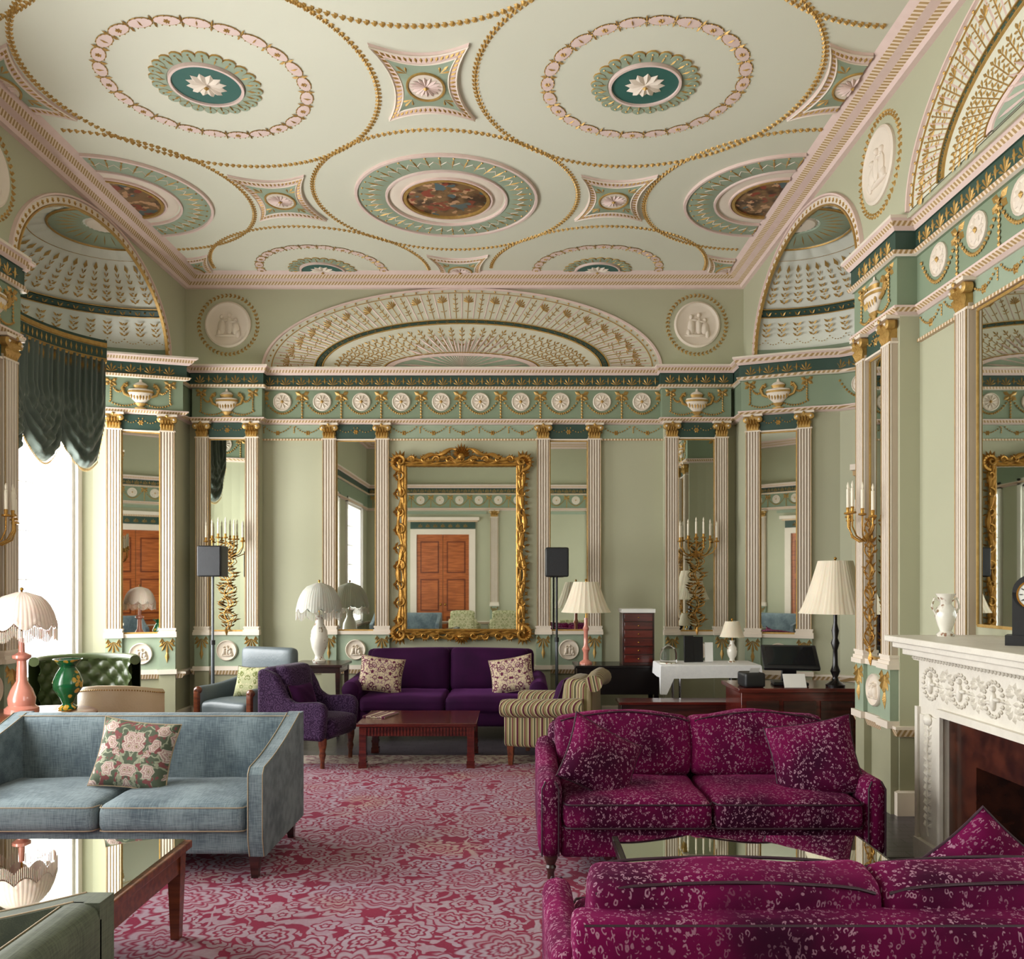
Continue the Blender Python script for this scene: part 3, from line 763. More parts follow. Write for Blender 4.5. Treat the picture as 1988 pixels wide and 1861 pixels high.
def lunette(mp,uc,a,b,label):
    z0=4.13; e=MB(mp)
    e.disc((uc,z0),a,b,0,.010,'lun',48,0,pi)
    e.ring((uc,z0),a*.985,b*.98,a,b,0,.03,'pink',64,0,pi)
    e.ring((uc,z0),a*.947,b*.937,a*.952,b*.943,.01,.020,'gold',64,0,pi)
    e.ring((uc,z0),a*.70,b*.565,a*.73,b*.602,.01,.020,'darkg',56,0,pi); e.ring((uc,z0),a*.73,b*.602,a*.738,b*.614,.01,.026,'gold',56,0,pi); e.ring((uc,z0),a*.692,b*.553,a*.70,b*.565,.01,.026,'gold',56,0,pi)
    e.disc((uc,z0),a*.36,b*.17,.01,.02,'leafg',30,0,pi); e.ring((uc,z0),a*.34,b*.155,a*.385,b*.195,.01,.03,'pink',30,0,pi); e.ring((uc,z0),a*.385,b*.195,a*.395,b*.205,.01,.032,'gold',30,0,pi)
    for i in range(23):
        t=pi*(i+.5)/23; e.petal((uc,z0),t,a*.32*math.hypot(math.cos(t),.45*math.sin(t)),.010,.012,'pink',.022,.8)
    n=42
    for i in range(n):
        t=pi*(i+.5)/n; ct,st=math.cos(t),math.sin(t)
        p0=(uc+a*.745*ct,z0+b*.625*st); p1=(uc+a*.91*ct,z0+b*.89*st)
        an=math.atan2(p1[1]-p0[1],p1[0]-p0[0]); L=math.hypot(p1[0]-p0[0],p1[1]-p0[1])
        e.tube([(p0[0],p0[1],.012),(p1[0],p1[1],.012)],.0045,'gold',4)
        t2=t+pi/n/2; q0=(uc+a*.745*math.cos(t2),z0+b*.625*math.sin(t2)); q1=(uc+a*.94*math.cos(t2),z0+b*.93*math.sin(t2))
        e.tube([(q0[0],q0[1],.010),(q1[0],q1[1],.010)],.007,'pink',4)
        if i%2==0: e.palm((p0[0]+(p1[0]-p0[0])*.72,p0[1]+(p1[1]-p0[1])*.72),an,.10,'gold',.012,7,1.15,.008)
        else:
            for q in(.4,.62,.84):
                c=(p0[0]+(p1[0]-p0[0])*q,p0[1]+(p1[1]-p0[1])*q)
                for sg in(-1,1): e.petal(c,an+sg*.9,.042,.007,.007,'gold',.012)
            e.petal(p1,an,.04,.009,.008,'gold',.012)
        for sg in(-1,1):
            c=(p0[0]+(p1[0]-p0[0])*.3,p0[1]+(p1[1]-p0[1])*.3); e.petal(c,an+sg*1.2,.045,.006,.007,'gold',.012)
    n=37
    for i in range(n):
        t=pi*(i+.5)/n; ct,st=math.cos(t),math.sin(t)
        p0=(uc+a*.41*ct,z0+b*.22*st); p1=(uc+a*.62*ct,z0+b*.46*st); an=math.atan2(p1[1]-p0[1],p1[0]-p0[0])
        e.tube([(p0[0],p0[1],.012),(p1[0],p1[1],.012)],.004,'gold',4)
        for q in(.25,.5,.75,.95):
            c=(p0[0]+(p1[0]-p0[0])*q,p0[1]+(p1[1]-p0[1])*q)
            for sg in(-1,1): e.petal(c,an+sg*.8,.05,.009,.008,'gold',.012)
        e.petal(p1,an,.06,.011,.010,'gold',.012)
    n=46
    for i in range(n):
        t=pi*(i+.5)/n; c=(uc+a*.705*math.cos(t),z0+b*.57*math.sin(t)); e.palm(c,t,.036,'gold',.020,3,.9,.008)
        c=(uc+a*.967*math.cos(t),z0+b*.96*math.sin(t)); e.octa((c[0],c[1],.018),(.014,.014,.010),'gold')
    trim(e,label,recalc=False)
lunette(fm,PX(897,YF),2.36,.95,'fan-shaped lunette with gilt anthemion ornament')
lunette(rightmap(XR),4.2,1.63,.95,'fan-shaped lunette with gilt anthemion ornament')

# ---------------- domes
def dome(sg):
    cx=XL if sg<0 else XR
    def mp(th,ph,w):
        k=1-w/1.2
        return (cx+sg*1.45*k*math.cos(ph)*math.cos(th),8.1+1.45*k*math.cos(ph)*math.sin(th),4.12+.88*k*math.sin(ph))
    e=MB(mp); nt,np_=96,20
    vs=[];fs=[]
    for i in range(nt+1):
        for j in range(np_+1):
            th=-pi/2+pi*i/nt; ph=(pi/2*.995)*j/np_
            fl=.014*abs(math.sin(th*12)) if j>7 else 0
            vs.append((th,ph,fl-.012))
    for i in range(nt):
        for j in range(np_): q=i*(np_+1)+j; fs.append((q,q+1,q+np_+2,q+np_+1))
    e.add(vs,fs,'dome')
    def bnd(p0,p1,w,m,n=60):
        vs=[];fs=[]
        for i in range(n+1):
            th=-pi/2+pi*i/n
            for (p,ww) in((p0,w-.02),(p0+.01,w),(p1-.01,w),(p1,w-.02)): vs.append((th,p,ww))
        for i in range(n):
            for k in range(3): fs.append((i*4+k,i*4+k+1,i*4+k+5,i*4+k+4))
        e.add(vs,fs,m)
    bnd(0.0,.10,.004,'midg'); bnd(.47,.55,.010,'darkg'); bnd(.55,.562,.022,'gold'); bnd(.458,.47,.022,'gold'); bnd(1.24,1.45,.014,'leafg'); bnd(1.225,1.24,.03,'gold'); bnd(1.46,1.56,.02,'cream')
    def P(th,ph,r,m='gold',w=.02): e.octa((th,ph,w),(r/max(.15,math.cos(ph)),r,.010),m)
    def lfs(th,q,dx,m='gold'):
        for s2 in(-1,1):
            e.add([(th,q,.012),(th+s2*dx*.6,q+.008,.024),(th+s2*dx,q+.044,.014),(th+s2*dx*.35,q+.030,.014)],[(0,1,2,3)],m)
    n=26
    for i in range(n):
        th=-pi/2+pi*(i+.5)/n
        for k in range(6): P(th,.62+k*.055,.010-.0006*k)
        for k,q in enumerate((.62,.69,.76,.83,.90)): lfs(th,q,.036*(1-.14*k)/math.cos(q))
        e.add([(th,.95,.012),(th+.024,.99,.026),(th,1.05,.014),(th-.024,.99,.014)],[(0,1,2,3)],'gold')
        for k in range(5): P(th,.20+k*.045,.009)
        for q in(.24,.30,.36): lfs(th,q,.036)
        lfs(th,.48,.024); P(th+pi/n/2,.51,.010,w=.02)
        if i%2==0: e.add([(th,1.27,.018),(th+.02,1.34,.026),(th,1.42,.02),(th-.02,1.34,.02)],[(0,1,2,3)],'gold')
        for k in range(6):
            t=k/6; P(th+pi/n*t,.20-.05*4*t*(1-t),.007)
            P(th+pi/n*t,1.10,.004)
    trim(e,'fluted shell half-dome with gilt plant ornament',recalc=False)
    f=MB((lambda u,z,w:(XL+w,u,z)) if sg<0 else (lambda u,z,w:(XR-w,u,z)))
    f.ring((8.1,4.12),1.43,.86,1.51,.94,0,.018,'cream',64,0,pi); f.ring((8.1,4.12),1.505,.935,1.525,.955,0,.032,'pink',64,0,pi); f.ring((8.1,4.12),1.42,.855,1.435,.868,0,.03,'gold',64,0,pi)
    for i in range(44):
        t=pi*(i+.5)/44
        for k in range(5): f.petal((8.1+1.47*math.cos(t),4.12+.90*math.sin(t)),k*2*pi/5,.022,.009,.010,'gold',.018)
    trim(f,'arched border with small gilt rosettes',recalc=False)
dome(-1); dome(1)

# ---------------- windows
WN=[0]
def window(mp,u0,u1,z0,z1,depth=.22,label='tall white sash window, bright daylight outside',bars=True):
    WN[0]+=1; e=MB(mp)
    for (a,b,c,d) in((u0-.12,u0,z0-.05,z1+.12),(u1,u1+.12,z0-.05,z1+.12),(u0-.12,u1+.12,z1,z1+.12),(u0-.15,u1+.15,z0-.08,z0)):
        e.box(a,b,c,d,-.01,.04,'white')
    e.box(u0,u0+.05,z0,z1,-depth,0,'white'); e.box(u1-.05,u1,z0,z1,-depth,0,'white'); e.box(u0,u1,z1-.05,z1,-depth,0,'white'); e.box(u0,u1,z0,z0+.04,-depth,0,'white')
    t=.012 if bars else .004
    for i in range(1,4):
        u=u0+(u1-u0)*i/4; e.box(u-t,u+t,z0,z1,-depth,-depth+.02,'white')
    for i in range(1,6):
        z=z0+(z1-z0)*i/6; e.box(u0,u1,z-t,z+t,-depth,-depth+.02,'white')
    e.obj('window_%d'%WN[0],kind='structure',label=label)
aL=Lp(-WL);bL=Lp(WL)
window(leftmap(aL[0]),aL[1]+.06,bL[1]-.06,.66,3.62,bars=False)
for (a,b) in wins: window(leftmap(XL),a,b,.66,3.46)
window(rightmap(XN),-1.4,1.6,.66,3.46)  # invented window out of view, put in to carry the fill light
def area(name,loc,rot,sx,sy,power,col=(1,1,1)):
    l=bpy.data.lights.new(name,'AREA'); l.shape='RECTANGLE'; l.size=sx; l.size_y=sy; l.energy=power; l.color=col
    o=bpy.data.objects.new(name,l); COL.objects.link(o); o.location=loc; o.rotation_euler=rot; return o
dc=(.985,.985,.975)
area('daylight',(aL[0]-.30,8.1,2.15),(0,-pi/2,0),3.0,2.3,310,dc)
for (a,b),pw in zip(wins,(95,190,190)): area('daylight',(XL-.30,(a+b)/2,2.1),(0,-pi/2,0),2.8,b-a,pw,dc)
area('daylight',(XN+.30,.1,2.1),(0,pi/2,0),2.8,3.0,58,(1,.98,.96))  # added fill light behind the invented right-wall window, brightens the right side

# ---------------- curtain + pelmet
def curtain():
    e=thing('festoon_curtain','gathered grey-green velvet festoon blind with gold fringed pelmet','curtain',(0,0,0))
    def em(a,b): return lambda u,z,w:(XL-(a-w)*math.cos(u/1.25),8.1+(b-w)*math.sin(u/1.25),z)
    p=MB(em(.84,1.24)); n=60; h=1.25*math.radians(56)
    def bandp(pts,m):
        vs=[];fs=[];K=len(pts)
        for i in range(n+1):
            u=-h+2*h*i/n
            for (z,w) in pts: vs.append((u,z,w))
        for i in range(n):
            for k in range(K-1): q=i*K+k; fs.append((q,q+1,q+K+1,q+K))
        p.add(vs,fs,m)
    bandp([(4.18,-.1),(4.18,.05),(4.15,.06)],'darkg'); bandp([(4.15,.06),(4.11,.065),(4.10,.05)],'gold'); bandp([(4.10,.045),(3.99,.045)],'darkg'); bandp([(3.99,.05),(3.965,.065),(3.95,.06),(3.94,.0),(3.98,-.02)],'gold')
    for i in range(n*3):
        u=-h+2*h*i/(n*3); p.octa((u,3.90-.025*abs(math.sin(i*.17)),.05),(.006,.06,.008),'gold')
        if i%5==0: p.octa((u,4.045,.048),(.014,.04,.010),'gold')
    p.obj('pelmet',parent=e,recalc=False,label='curved green and gold pelmet with tasselled fringe')
    nu,nv=360,60; hh=1.25*math.radians(55); nsw=4
    def zb(s_):
        ph=s_*nsw; fr=ph-math.floor(ph); b=math.sin(pi*fr)
        return fr,b,3.04-.24*b+.30*max(0,(abs(s_-.5)*2-.90)/.10)
    mpc=em(.80,1.20)
    c=MB(mpc); vs=[];fs=[]
    for i in range(nu+1):
        s_=i/nu; u=-hh+2*hh*s_; fr,b,bot=zb(s_)
        for j in range(nv+1):
            t=j/nv; z=3.97+(bot-3.97)*t
            tt=min(1,max(0,t-.35)/.4)
            fold=.022*math.sin(s_*200+1.2*math.sin(t*3))*(1-.8*tt)+.012*math.sin(s_*77+t*2)
            ph=(z+.34*b)*2*pi/.15
            fold+=(.035*(1+math.sin(ph))*b**.5+.05*b)*tt*math.sin(min(1,(1-t)*9+.25)*pi/2)
            vs.append((u,z,.02+fold))
    for i in range(nu):
        for j in range(nv): q=i*(nv+1)+j; fs.append((q,q+1,q+nv+2,q+nv+1))
    c.add(vs,fs,'curtain')
    c.obj('curtain_fabric',parent=e,recalc=False,sharp=180)
    f=MB(mpc)
    for i in range(0,nu+1,2):
        s_=i/nu; fr,b,bot=zb(s_)
        f.octa((-hh+2*hh*s_,bot-.02,.03+.04*b),(.006,.024,.006),'gold')
    f.obj('fringe',parent=e,recalc=False,label='gold bobble fringe',kind='stuff')
curtain()

# ---------------- doors
def door(mp,u0,u1,z1,n,label,wood='mahog'):
    e=MB(mp); uc=(u0+u1)/2
    e.box(u0-.16,u0,0,z1+.14,0,.07,'cream'); e.box(u1,u1+.16,0,z1+.14,0,.07,'cream'); e.box(u0,u1,z1,z1+.14,0,.07,'cream')
    e.box(u0-.16,u1+.16,z1+.14,z1+.36,0,.05,'darkg'); e.box(u0-.26,u1+.26,z1+.36,z1+.44,0,.16,'cream'); e.box(u0-.22,u1+.22,z1+.32,z1+.37,0,.10,'bead')
    for i in range(7): e.palm((u0+(u1-u0)*(i+.5)/7,z1+.18),pi/2,.10,'gold',.052,5,1.1,.012)
    for s0,s1 in((u0,uc-.005),(uc+.005,u1)):
        e.box(s0,s1,0,z1,0,.03,wood)
        w=s1-s0
        for (a,b) in((.10,.26),(.31,.60),(.65,.94)):
            e.box(s0+w*.14,s1-w*.14,z1*a,z1*b,.03,.036,'mahogd'); e.box(s0+w*.19,s1-w*.19,z1*a+.04,z1*b-.04,.03,.046,wood)
    for sg in(-1,1): e.ball((uc+sg*.06,1.05,.06),(.025,.035,.025),'brass')
    e.obj('door_%d'%n,kind='structure',label=label)
door(lambda u,z,w:(u,YB+w,z),-2.6,-1.25,2.85,1,'mahogany panelled double door in cream architrave')
mb=MB(lambda u,z,w:(u,YB+w,z))
for (a,b) in((-3.0,-.8),(.2,2.4)):
    mb.box(a,b,3.38,3.44,0,.02,'leafg'); 
for c in(-3.4,-.6,1.9): pil(mb,c-.1,c+.1,0)
trim(mb,'pilasters and panels on the back wall')
mb=MB(arcmap(1)); ks=1.45*math.radians(1)
for t in range(-48,48,4):
    a,b=t*ks,(t+4)*ks
    mb.box(a,b,2.80,2.86,0,.20,'cream'); mb.box(a,b,2.75,2.80,0,.12,'bead'); mb.box(a,b,2.50,2.75,0,.05,'darkg'); mb.box(a,b,2.40,2.50,0,.07,'cream')
    mb.palm(((a+b)/2,2.54),pi/2,.08,'gold',.052,5,1.1,.01)
    if -40<=t<38: mb.box(a,b,0,2.40,0,.02,'white')
for (a,b) in((40,47),(-47,-40)):
    mb.box(a*ks,b*ks,0,2.42,0,.07,'cream'); mb.box((a+1)*ks,(a+1.6)*ks,0,2.42,.05,.085,'gold'); mb.box((b-1.6)*ks,(b-1)*ks,0,2.42,.05,.085,'gold')
mb.obj('door_2',kind='structure',label='cream doorcase with gilt moulding and projecting cornice')
mb=MB(arcmap(1))
for (z0,z1) in((2.98,3.36),):
    a,b=-40*ks,47*ks
    for t in range(-40,47,3): mb.box(t*ks,(t+3)*ks,z0,z0+.02,0,.02,'bead'); mb.box(t*ks,(t+3)*ks,z1-.02,z1,0,.02,'bead')
    mb.box(b-.02,b,z0,z1,0,.02,'bead')
trim(mb,'gilt panel moulding')

# ---------------- rug
mb=MB(); mb.box(-3.6,1.76,-1.2,7.98,.0,.012,'carpet'); o=mb.obj('rug',label='large crimson rug with lavender-grey floral scrolls and cream border',category='rug')

# ---------------- rococo mirror
def rococo():
    w0=.02; u0,u1,z0,z1=PX(790,YF),PX(1003,YF),PZ(1221,YF),PZ(906,YF)
    e=thing('gilt_mirror','large rococo gilt framed mirror with scrolled crest on the wall','mirror',(0,0,0))
    g=MB(fm); g.box(u0,u1,z0,z1,.03,.045,'mirror'); g.obj('mirror_glass',parent=e)
    f=MB(fm); uc=(u0+u1)/2
    def side(d,r,amp,fr,wob=0,N=60):
        pts=[(u0-d,z0-d),(u1+d,z0-d),(u1+d,z1+d),(u0-d,z1+d)]; nn=[(0,-1),(1,0),(0,1),(-1,0)]
        out=[];rr=[]
        for q in range(4):
            a=pts[q];b=pts[(q+1)%4]; no=nn[q]
            for k in range(N):
                t=k/N; o_=wob*math.sin(fr*t*pi)*math.sin(pi*t); out.append((a[0]+(b[0]-a[0])*t+no[0]*o_,a[1]+(b[1]-a[1])*t+no[1]*o_,w0+.05)); rr.append(r*(1+amp*math.sin(fr*2.3*t*pi)))
        f.tube(out,rr,'gilt',7,closed=True)
    side(.010,.018,.1,20); side(.072,.026,.35,7,.024); side(.036,.020,.4,9,-.012)
    def scroll(c,r,a0,turns,sg,th):
        pts=[];rr=[]
        n=22
        for i in range(n+1):
            t=i/n; a=a0+sg*turns*2*pi*t; q=r*(1-.8*t); pts.append((c[0]+q*math.cos(a),c[1]+q*math.sin(a),w0+.065+.03*t)); rr.append(th*(1-.55*t))
        f.tube(pts,rr,'gilt',6)
    H=z1-z0
    for sg,ue in((-1,u0-.072),(1,u1+.072)):
        for k in range(9):
            z=z0+H*(k+.5)/9
            scroll((ue,z),.066 if k%2 else .05,pi/2*(1 if k%2 else -1),.9,sg*(1 if k%2 else -1),.015)
            for q in range(4): f.petal((ue+sg*.015,z+.05*q-.08),(0 if sg>0 else pi)+(q-1.5)*.6,.075,.015,.03,'gilt',w0+.05)
        for zz,up in((z1+.05,1),(z0-.05,-1)):
            scroll((ue,zz),.10,-pi/2*up,1.2,sg*up,.026)
            for q in range(7): f.petal((ue,zz),math.atan2(up,sg)+(q-3)*.4,.14,.022,.045,'gilt',w0+.06)
    for k in range(9):
        u=u0+(u1-u0)*(k+.5)/9
        for zz,up in((z1+.07,1),(z0-.07,-1)):
            scroll((u,zz),.05,0 if k%2 else pi,.9,up*(1 if k%2 else -1),.015)
            for q in(-.5,.0,.5): f.petal((u,zz),up*pi/2+q+(.3 if k%2 else -.3),.075,.015,.03,'gilt',w0+.06)
    f.obj('frame',parent=e,recalc=False,label='carved gilt frame')
    f=MB(fm)
    zc=z1+.06
    for sg in(-1,1):
        pts=[];rr=[]
        for i in range(20):
            t=i/19; pts.append((uc+sg*(.44-.38*t),zc+.02+.10*math.sin(t*pi*.5)+.02*math.sin(t*9),w0+.07)); rr.append(.020+.008*math.sin(t*12))
        f.tube(pts,rr,'gilt',7)
        for q in range(8): f.petal((uc+sg*(.12+.045*q),zc+.08-.010*q),pi/2-sg*.7,.075,.018,.035,'gilt',w0+.06)
    for q in range(11): f.petal((uc,zc+.05),pi/2+(q-5)*.27,.17-.012*abs(q-5),.020,.045,'gilt',w0+.06)
    f.ball((uc,zc+.05,w0+.07),(.045,.045,.035),'gilt')
    f.obj('crest',parent=e,recalc=False,label='carved shell crest')
    f=MB(fm)
    for q in range(9): f.petal((uc,z0-.06),-pi/2+(q-4)*.33,.12,.024,.045,'gilt',w0+.06)
    f.ball((uc,z0-.08,w0+.06),(.08,.035,.035),'gilt')
    f.obj('apron_ornament',parent=e,recalc=False,label='carved shell apron')
rococo()

# ---------------- girandoles
def girandole(mp,u,z0,z1,w,label,narm=6):
    e=thing('wall_candelabrum',label,'candelabrum',(0,0,0),group='gilt wall candelabra')
    H=z1-z0; s=MB(mp); r_=random.Random(3)
    s.tube([(u+.025*math.sin(t*.9),z0+H*t/30,w+.03) for t in range(31)],.007,'gilt',6)
    N=int(26*H)
    for k in range(N):
        z=z0+.02+H*k/N; wd=.050+.035*math.sin(k*.7)**2
        for sg in(-1,1): s.petal((u+.025*math.sin(k*.9)+sg*.01,z),pi/2-sg*(.9+.5*r_.random()),wd*1.3,.010,.018,'gilt',w+.02+.02*r_.random())
    for k in range(0,int(6*H)):
        z=z0+.08+k*.16
        for sg in(-1,1):
            pts=[(u+sg*(.085*math.sin(i*.45)),z+.018*i,w+.04) for i in range(8)]; s.tube(pts,.005,'gilt',5); s.octa((pts[-1][0],pts[-1][1],w+.045),(.016,.016,.012),'gilt')
    s.octa((u,z0-.02,w+.03),(.02,.06,.02),'gilt')
    s.obj('stem',parent=e,recalc=False,label='gilt foliage stem')
    zt=z1
    for k in range(narm):
        f=(k/(narm-1)-.5)*2; a=MB(mp); ue=u+f*.21; we=w+.10+.10*(1-abs(f)); ze=zt+.05*(1-abs(f))
        a.tube([(u,zt-.10,w+.05),(u+f*.08,zt-.16,w+.08),(u+f*.16,zt-.12,(w+.05+we)/2+.03),(ue,zt-.05,we),(ue,ze,we)],.006,'gilt',6)
        a.lathe([(.01,0),(.030,.006),(.026,.018),(.011,.02),(.014,.05),(.011,.055)],(ue,ze,we),1,12,'gilt')
        a.obj('arm',parent=e,label='gilt candle arm')
        c=MB(mp); c.lathe([(.011,0),(.011,.14),(.004,.146)],(ue,ze+.05,we),1,10,'wax'); c.lathe([(.006,0),(.010,.02),(.001,.05)],(ue,ze+.195,we),1,8,'wax'); c.obj('candle',parent=e,label='ivory candle')
girandole(farmap(.12),-3.37,1.08,2.08,.03,'gilt foliage candelabrum with ivory candles mounted over a mirror')
girandole(farmap(.12),2.075,1.08,2.08,.03,'gilt foliage candelabrum with ivory candles mounted over a mirror')
girandole(rightmap(XR),6.32,1.08,2.08,.03,'gilt foliage candelabrum with ivory candles on the pier')
girandole(leftmap(XP),6.20,1.4,2.05,.03,'gilt branched candelabrum with ivory candles on the pier')

# ---------------- overmantel
e=MB(rightmap(XN)); pil(e,5.24,5.38,0); trim(e,'fluted cream pilaster with gilded capital')
mirror_obj(rightmap(XN),3.2,5.20,1.36,3.27,.004,'large overmantel mirror with slim gilt frame')
def fireplace():
    e=thing('fireplace','carved white marble chimneypiece with figured frieze and russet slips','fireplace',(0,0,0))
    y0,y1=3.1,5.0; xf=2.34; mp=lambda u,z,w:(xf-w,u,z)
    m=MB(); m.box(2.16,2.79,y0-.08,y1+.06,1.275,1.31,'marble'); m.box(2.20,2.79,y0-.05,y1+.04,1.24,1.275,'marble'); m.box(2.25,2.79,y0-.03,y1+.02,1.20,1.24,'marble'); m.obj('mantel_shelf',parent=e,bevel=.006)
    m=MB(mp); m.box(y0,y1,.90,1.20,-.44,0,'marble'); m.box(y0+.26,y1-.26,.88,.92,0,.03,'marble'); m.box(y0,y1,1.17,1.20,0,.035,'marble')
    for k in range(60):
        u=y0+(y1-y0)*(k+.5)/60; m.octa((u,1.185,.04),(.010,.012,.012),'marble')
    def wreath(u,z,r):
        for k in range(18):
            a=2*pi*k/18; m.octa((u+r*math.cos(a),z+r*math.sin(a),.006),(.013,.013,.014),'marble')
        for (dx,dz,a,b) in((0,-.01,.02,.05),(0,.05,.014,.016),(.03,-.02,.03,.012),(-.03,0,.03,.012)): m.ball((u+dx,z+dz,.006),(a,b,.018),'marble',n=8,k=5)
    for k in range(6):
        u=y0+.15+ (y1-y0-.3)*k/5; wreath(u,1.045,.085)
        if k<5:
            for q in range(9):
                uu=u+.10+(((y1-y0-.3)/5)-.2)*q/8; m.petal((uu,1.045+.03*math.sin(q*1.2)),q*1.3,.06,.014,.018,'marble',0); m.petal((uu,1.045-.05),pi/2+q,.045,.011,.016,'marble',0); m.petal((uu,1.045+.06),-pi/2-q,.045,.011,.016,'marble',0)
    m.obj('frieze',parent=e,recalc=False)
    for (a,b) in((y0,y0+.27),(y1-.27,y1)):
        m=MB(mp); m.box(a,b,0,.90,-.44,0,'marble'); m.box(a-.01,b+.01,0,.14,0,.03,'marble'); m.box(a+.03,b-.03,.16,.86,0,.010,'marble')
        uc=(a+b)/2
        for k in range(14):
            z=.22+.042*k
            for sg in(-1,1): m.petal((uc,z),pi/2-sg*.8,.06,.014,.018,'marble',.010)
        m.tube([(uc+.01*math.sin(t),.18+.034*t,.014) for t in range(20)],.006,'marble',5)
        m.ball((uc,.84,.015),(.045,.035,.022),'marble'); m.box(a-.012,a+.02,.0,.9,0,.02,'marble'); m.box(b-.02,b+.012,0,.9,0,.02,'marble')
        m.obj('jamb',parent=e,recalc=False)
    m=MB(mp); m.box(y0+.27,y0+.55,0,.90,-.42,-.04,'rust'); m.box(y1-.55,y1-.27,0,.90,-.42,-.04,'rust'); m.box(y0+.55,y1-.55,.66,.90,-.42,-.04,'rust')
    m.obj('slip',parent=e,label='russet marble slips')
    m=MB(mp); m.box(y0+.55,y1-.55,0,.66,-.43,-.36,'soot'); m.obj('firebox',parent=e,label='sooty black firebox')
    m=MB(); m.box(2.0,2.34,y0,y1,.0,.02,'soot'); m.obj('hearth',parent=e,label='dark hearth slab')
fireplace()

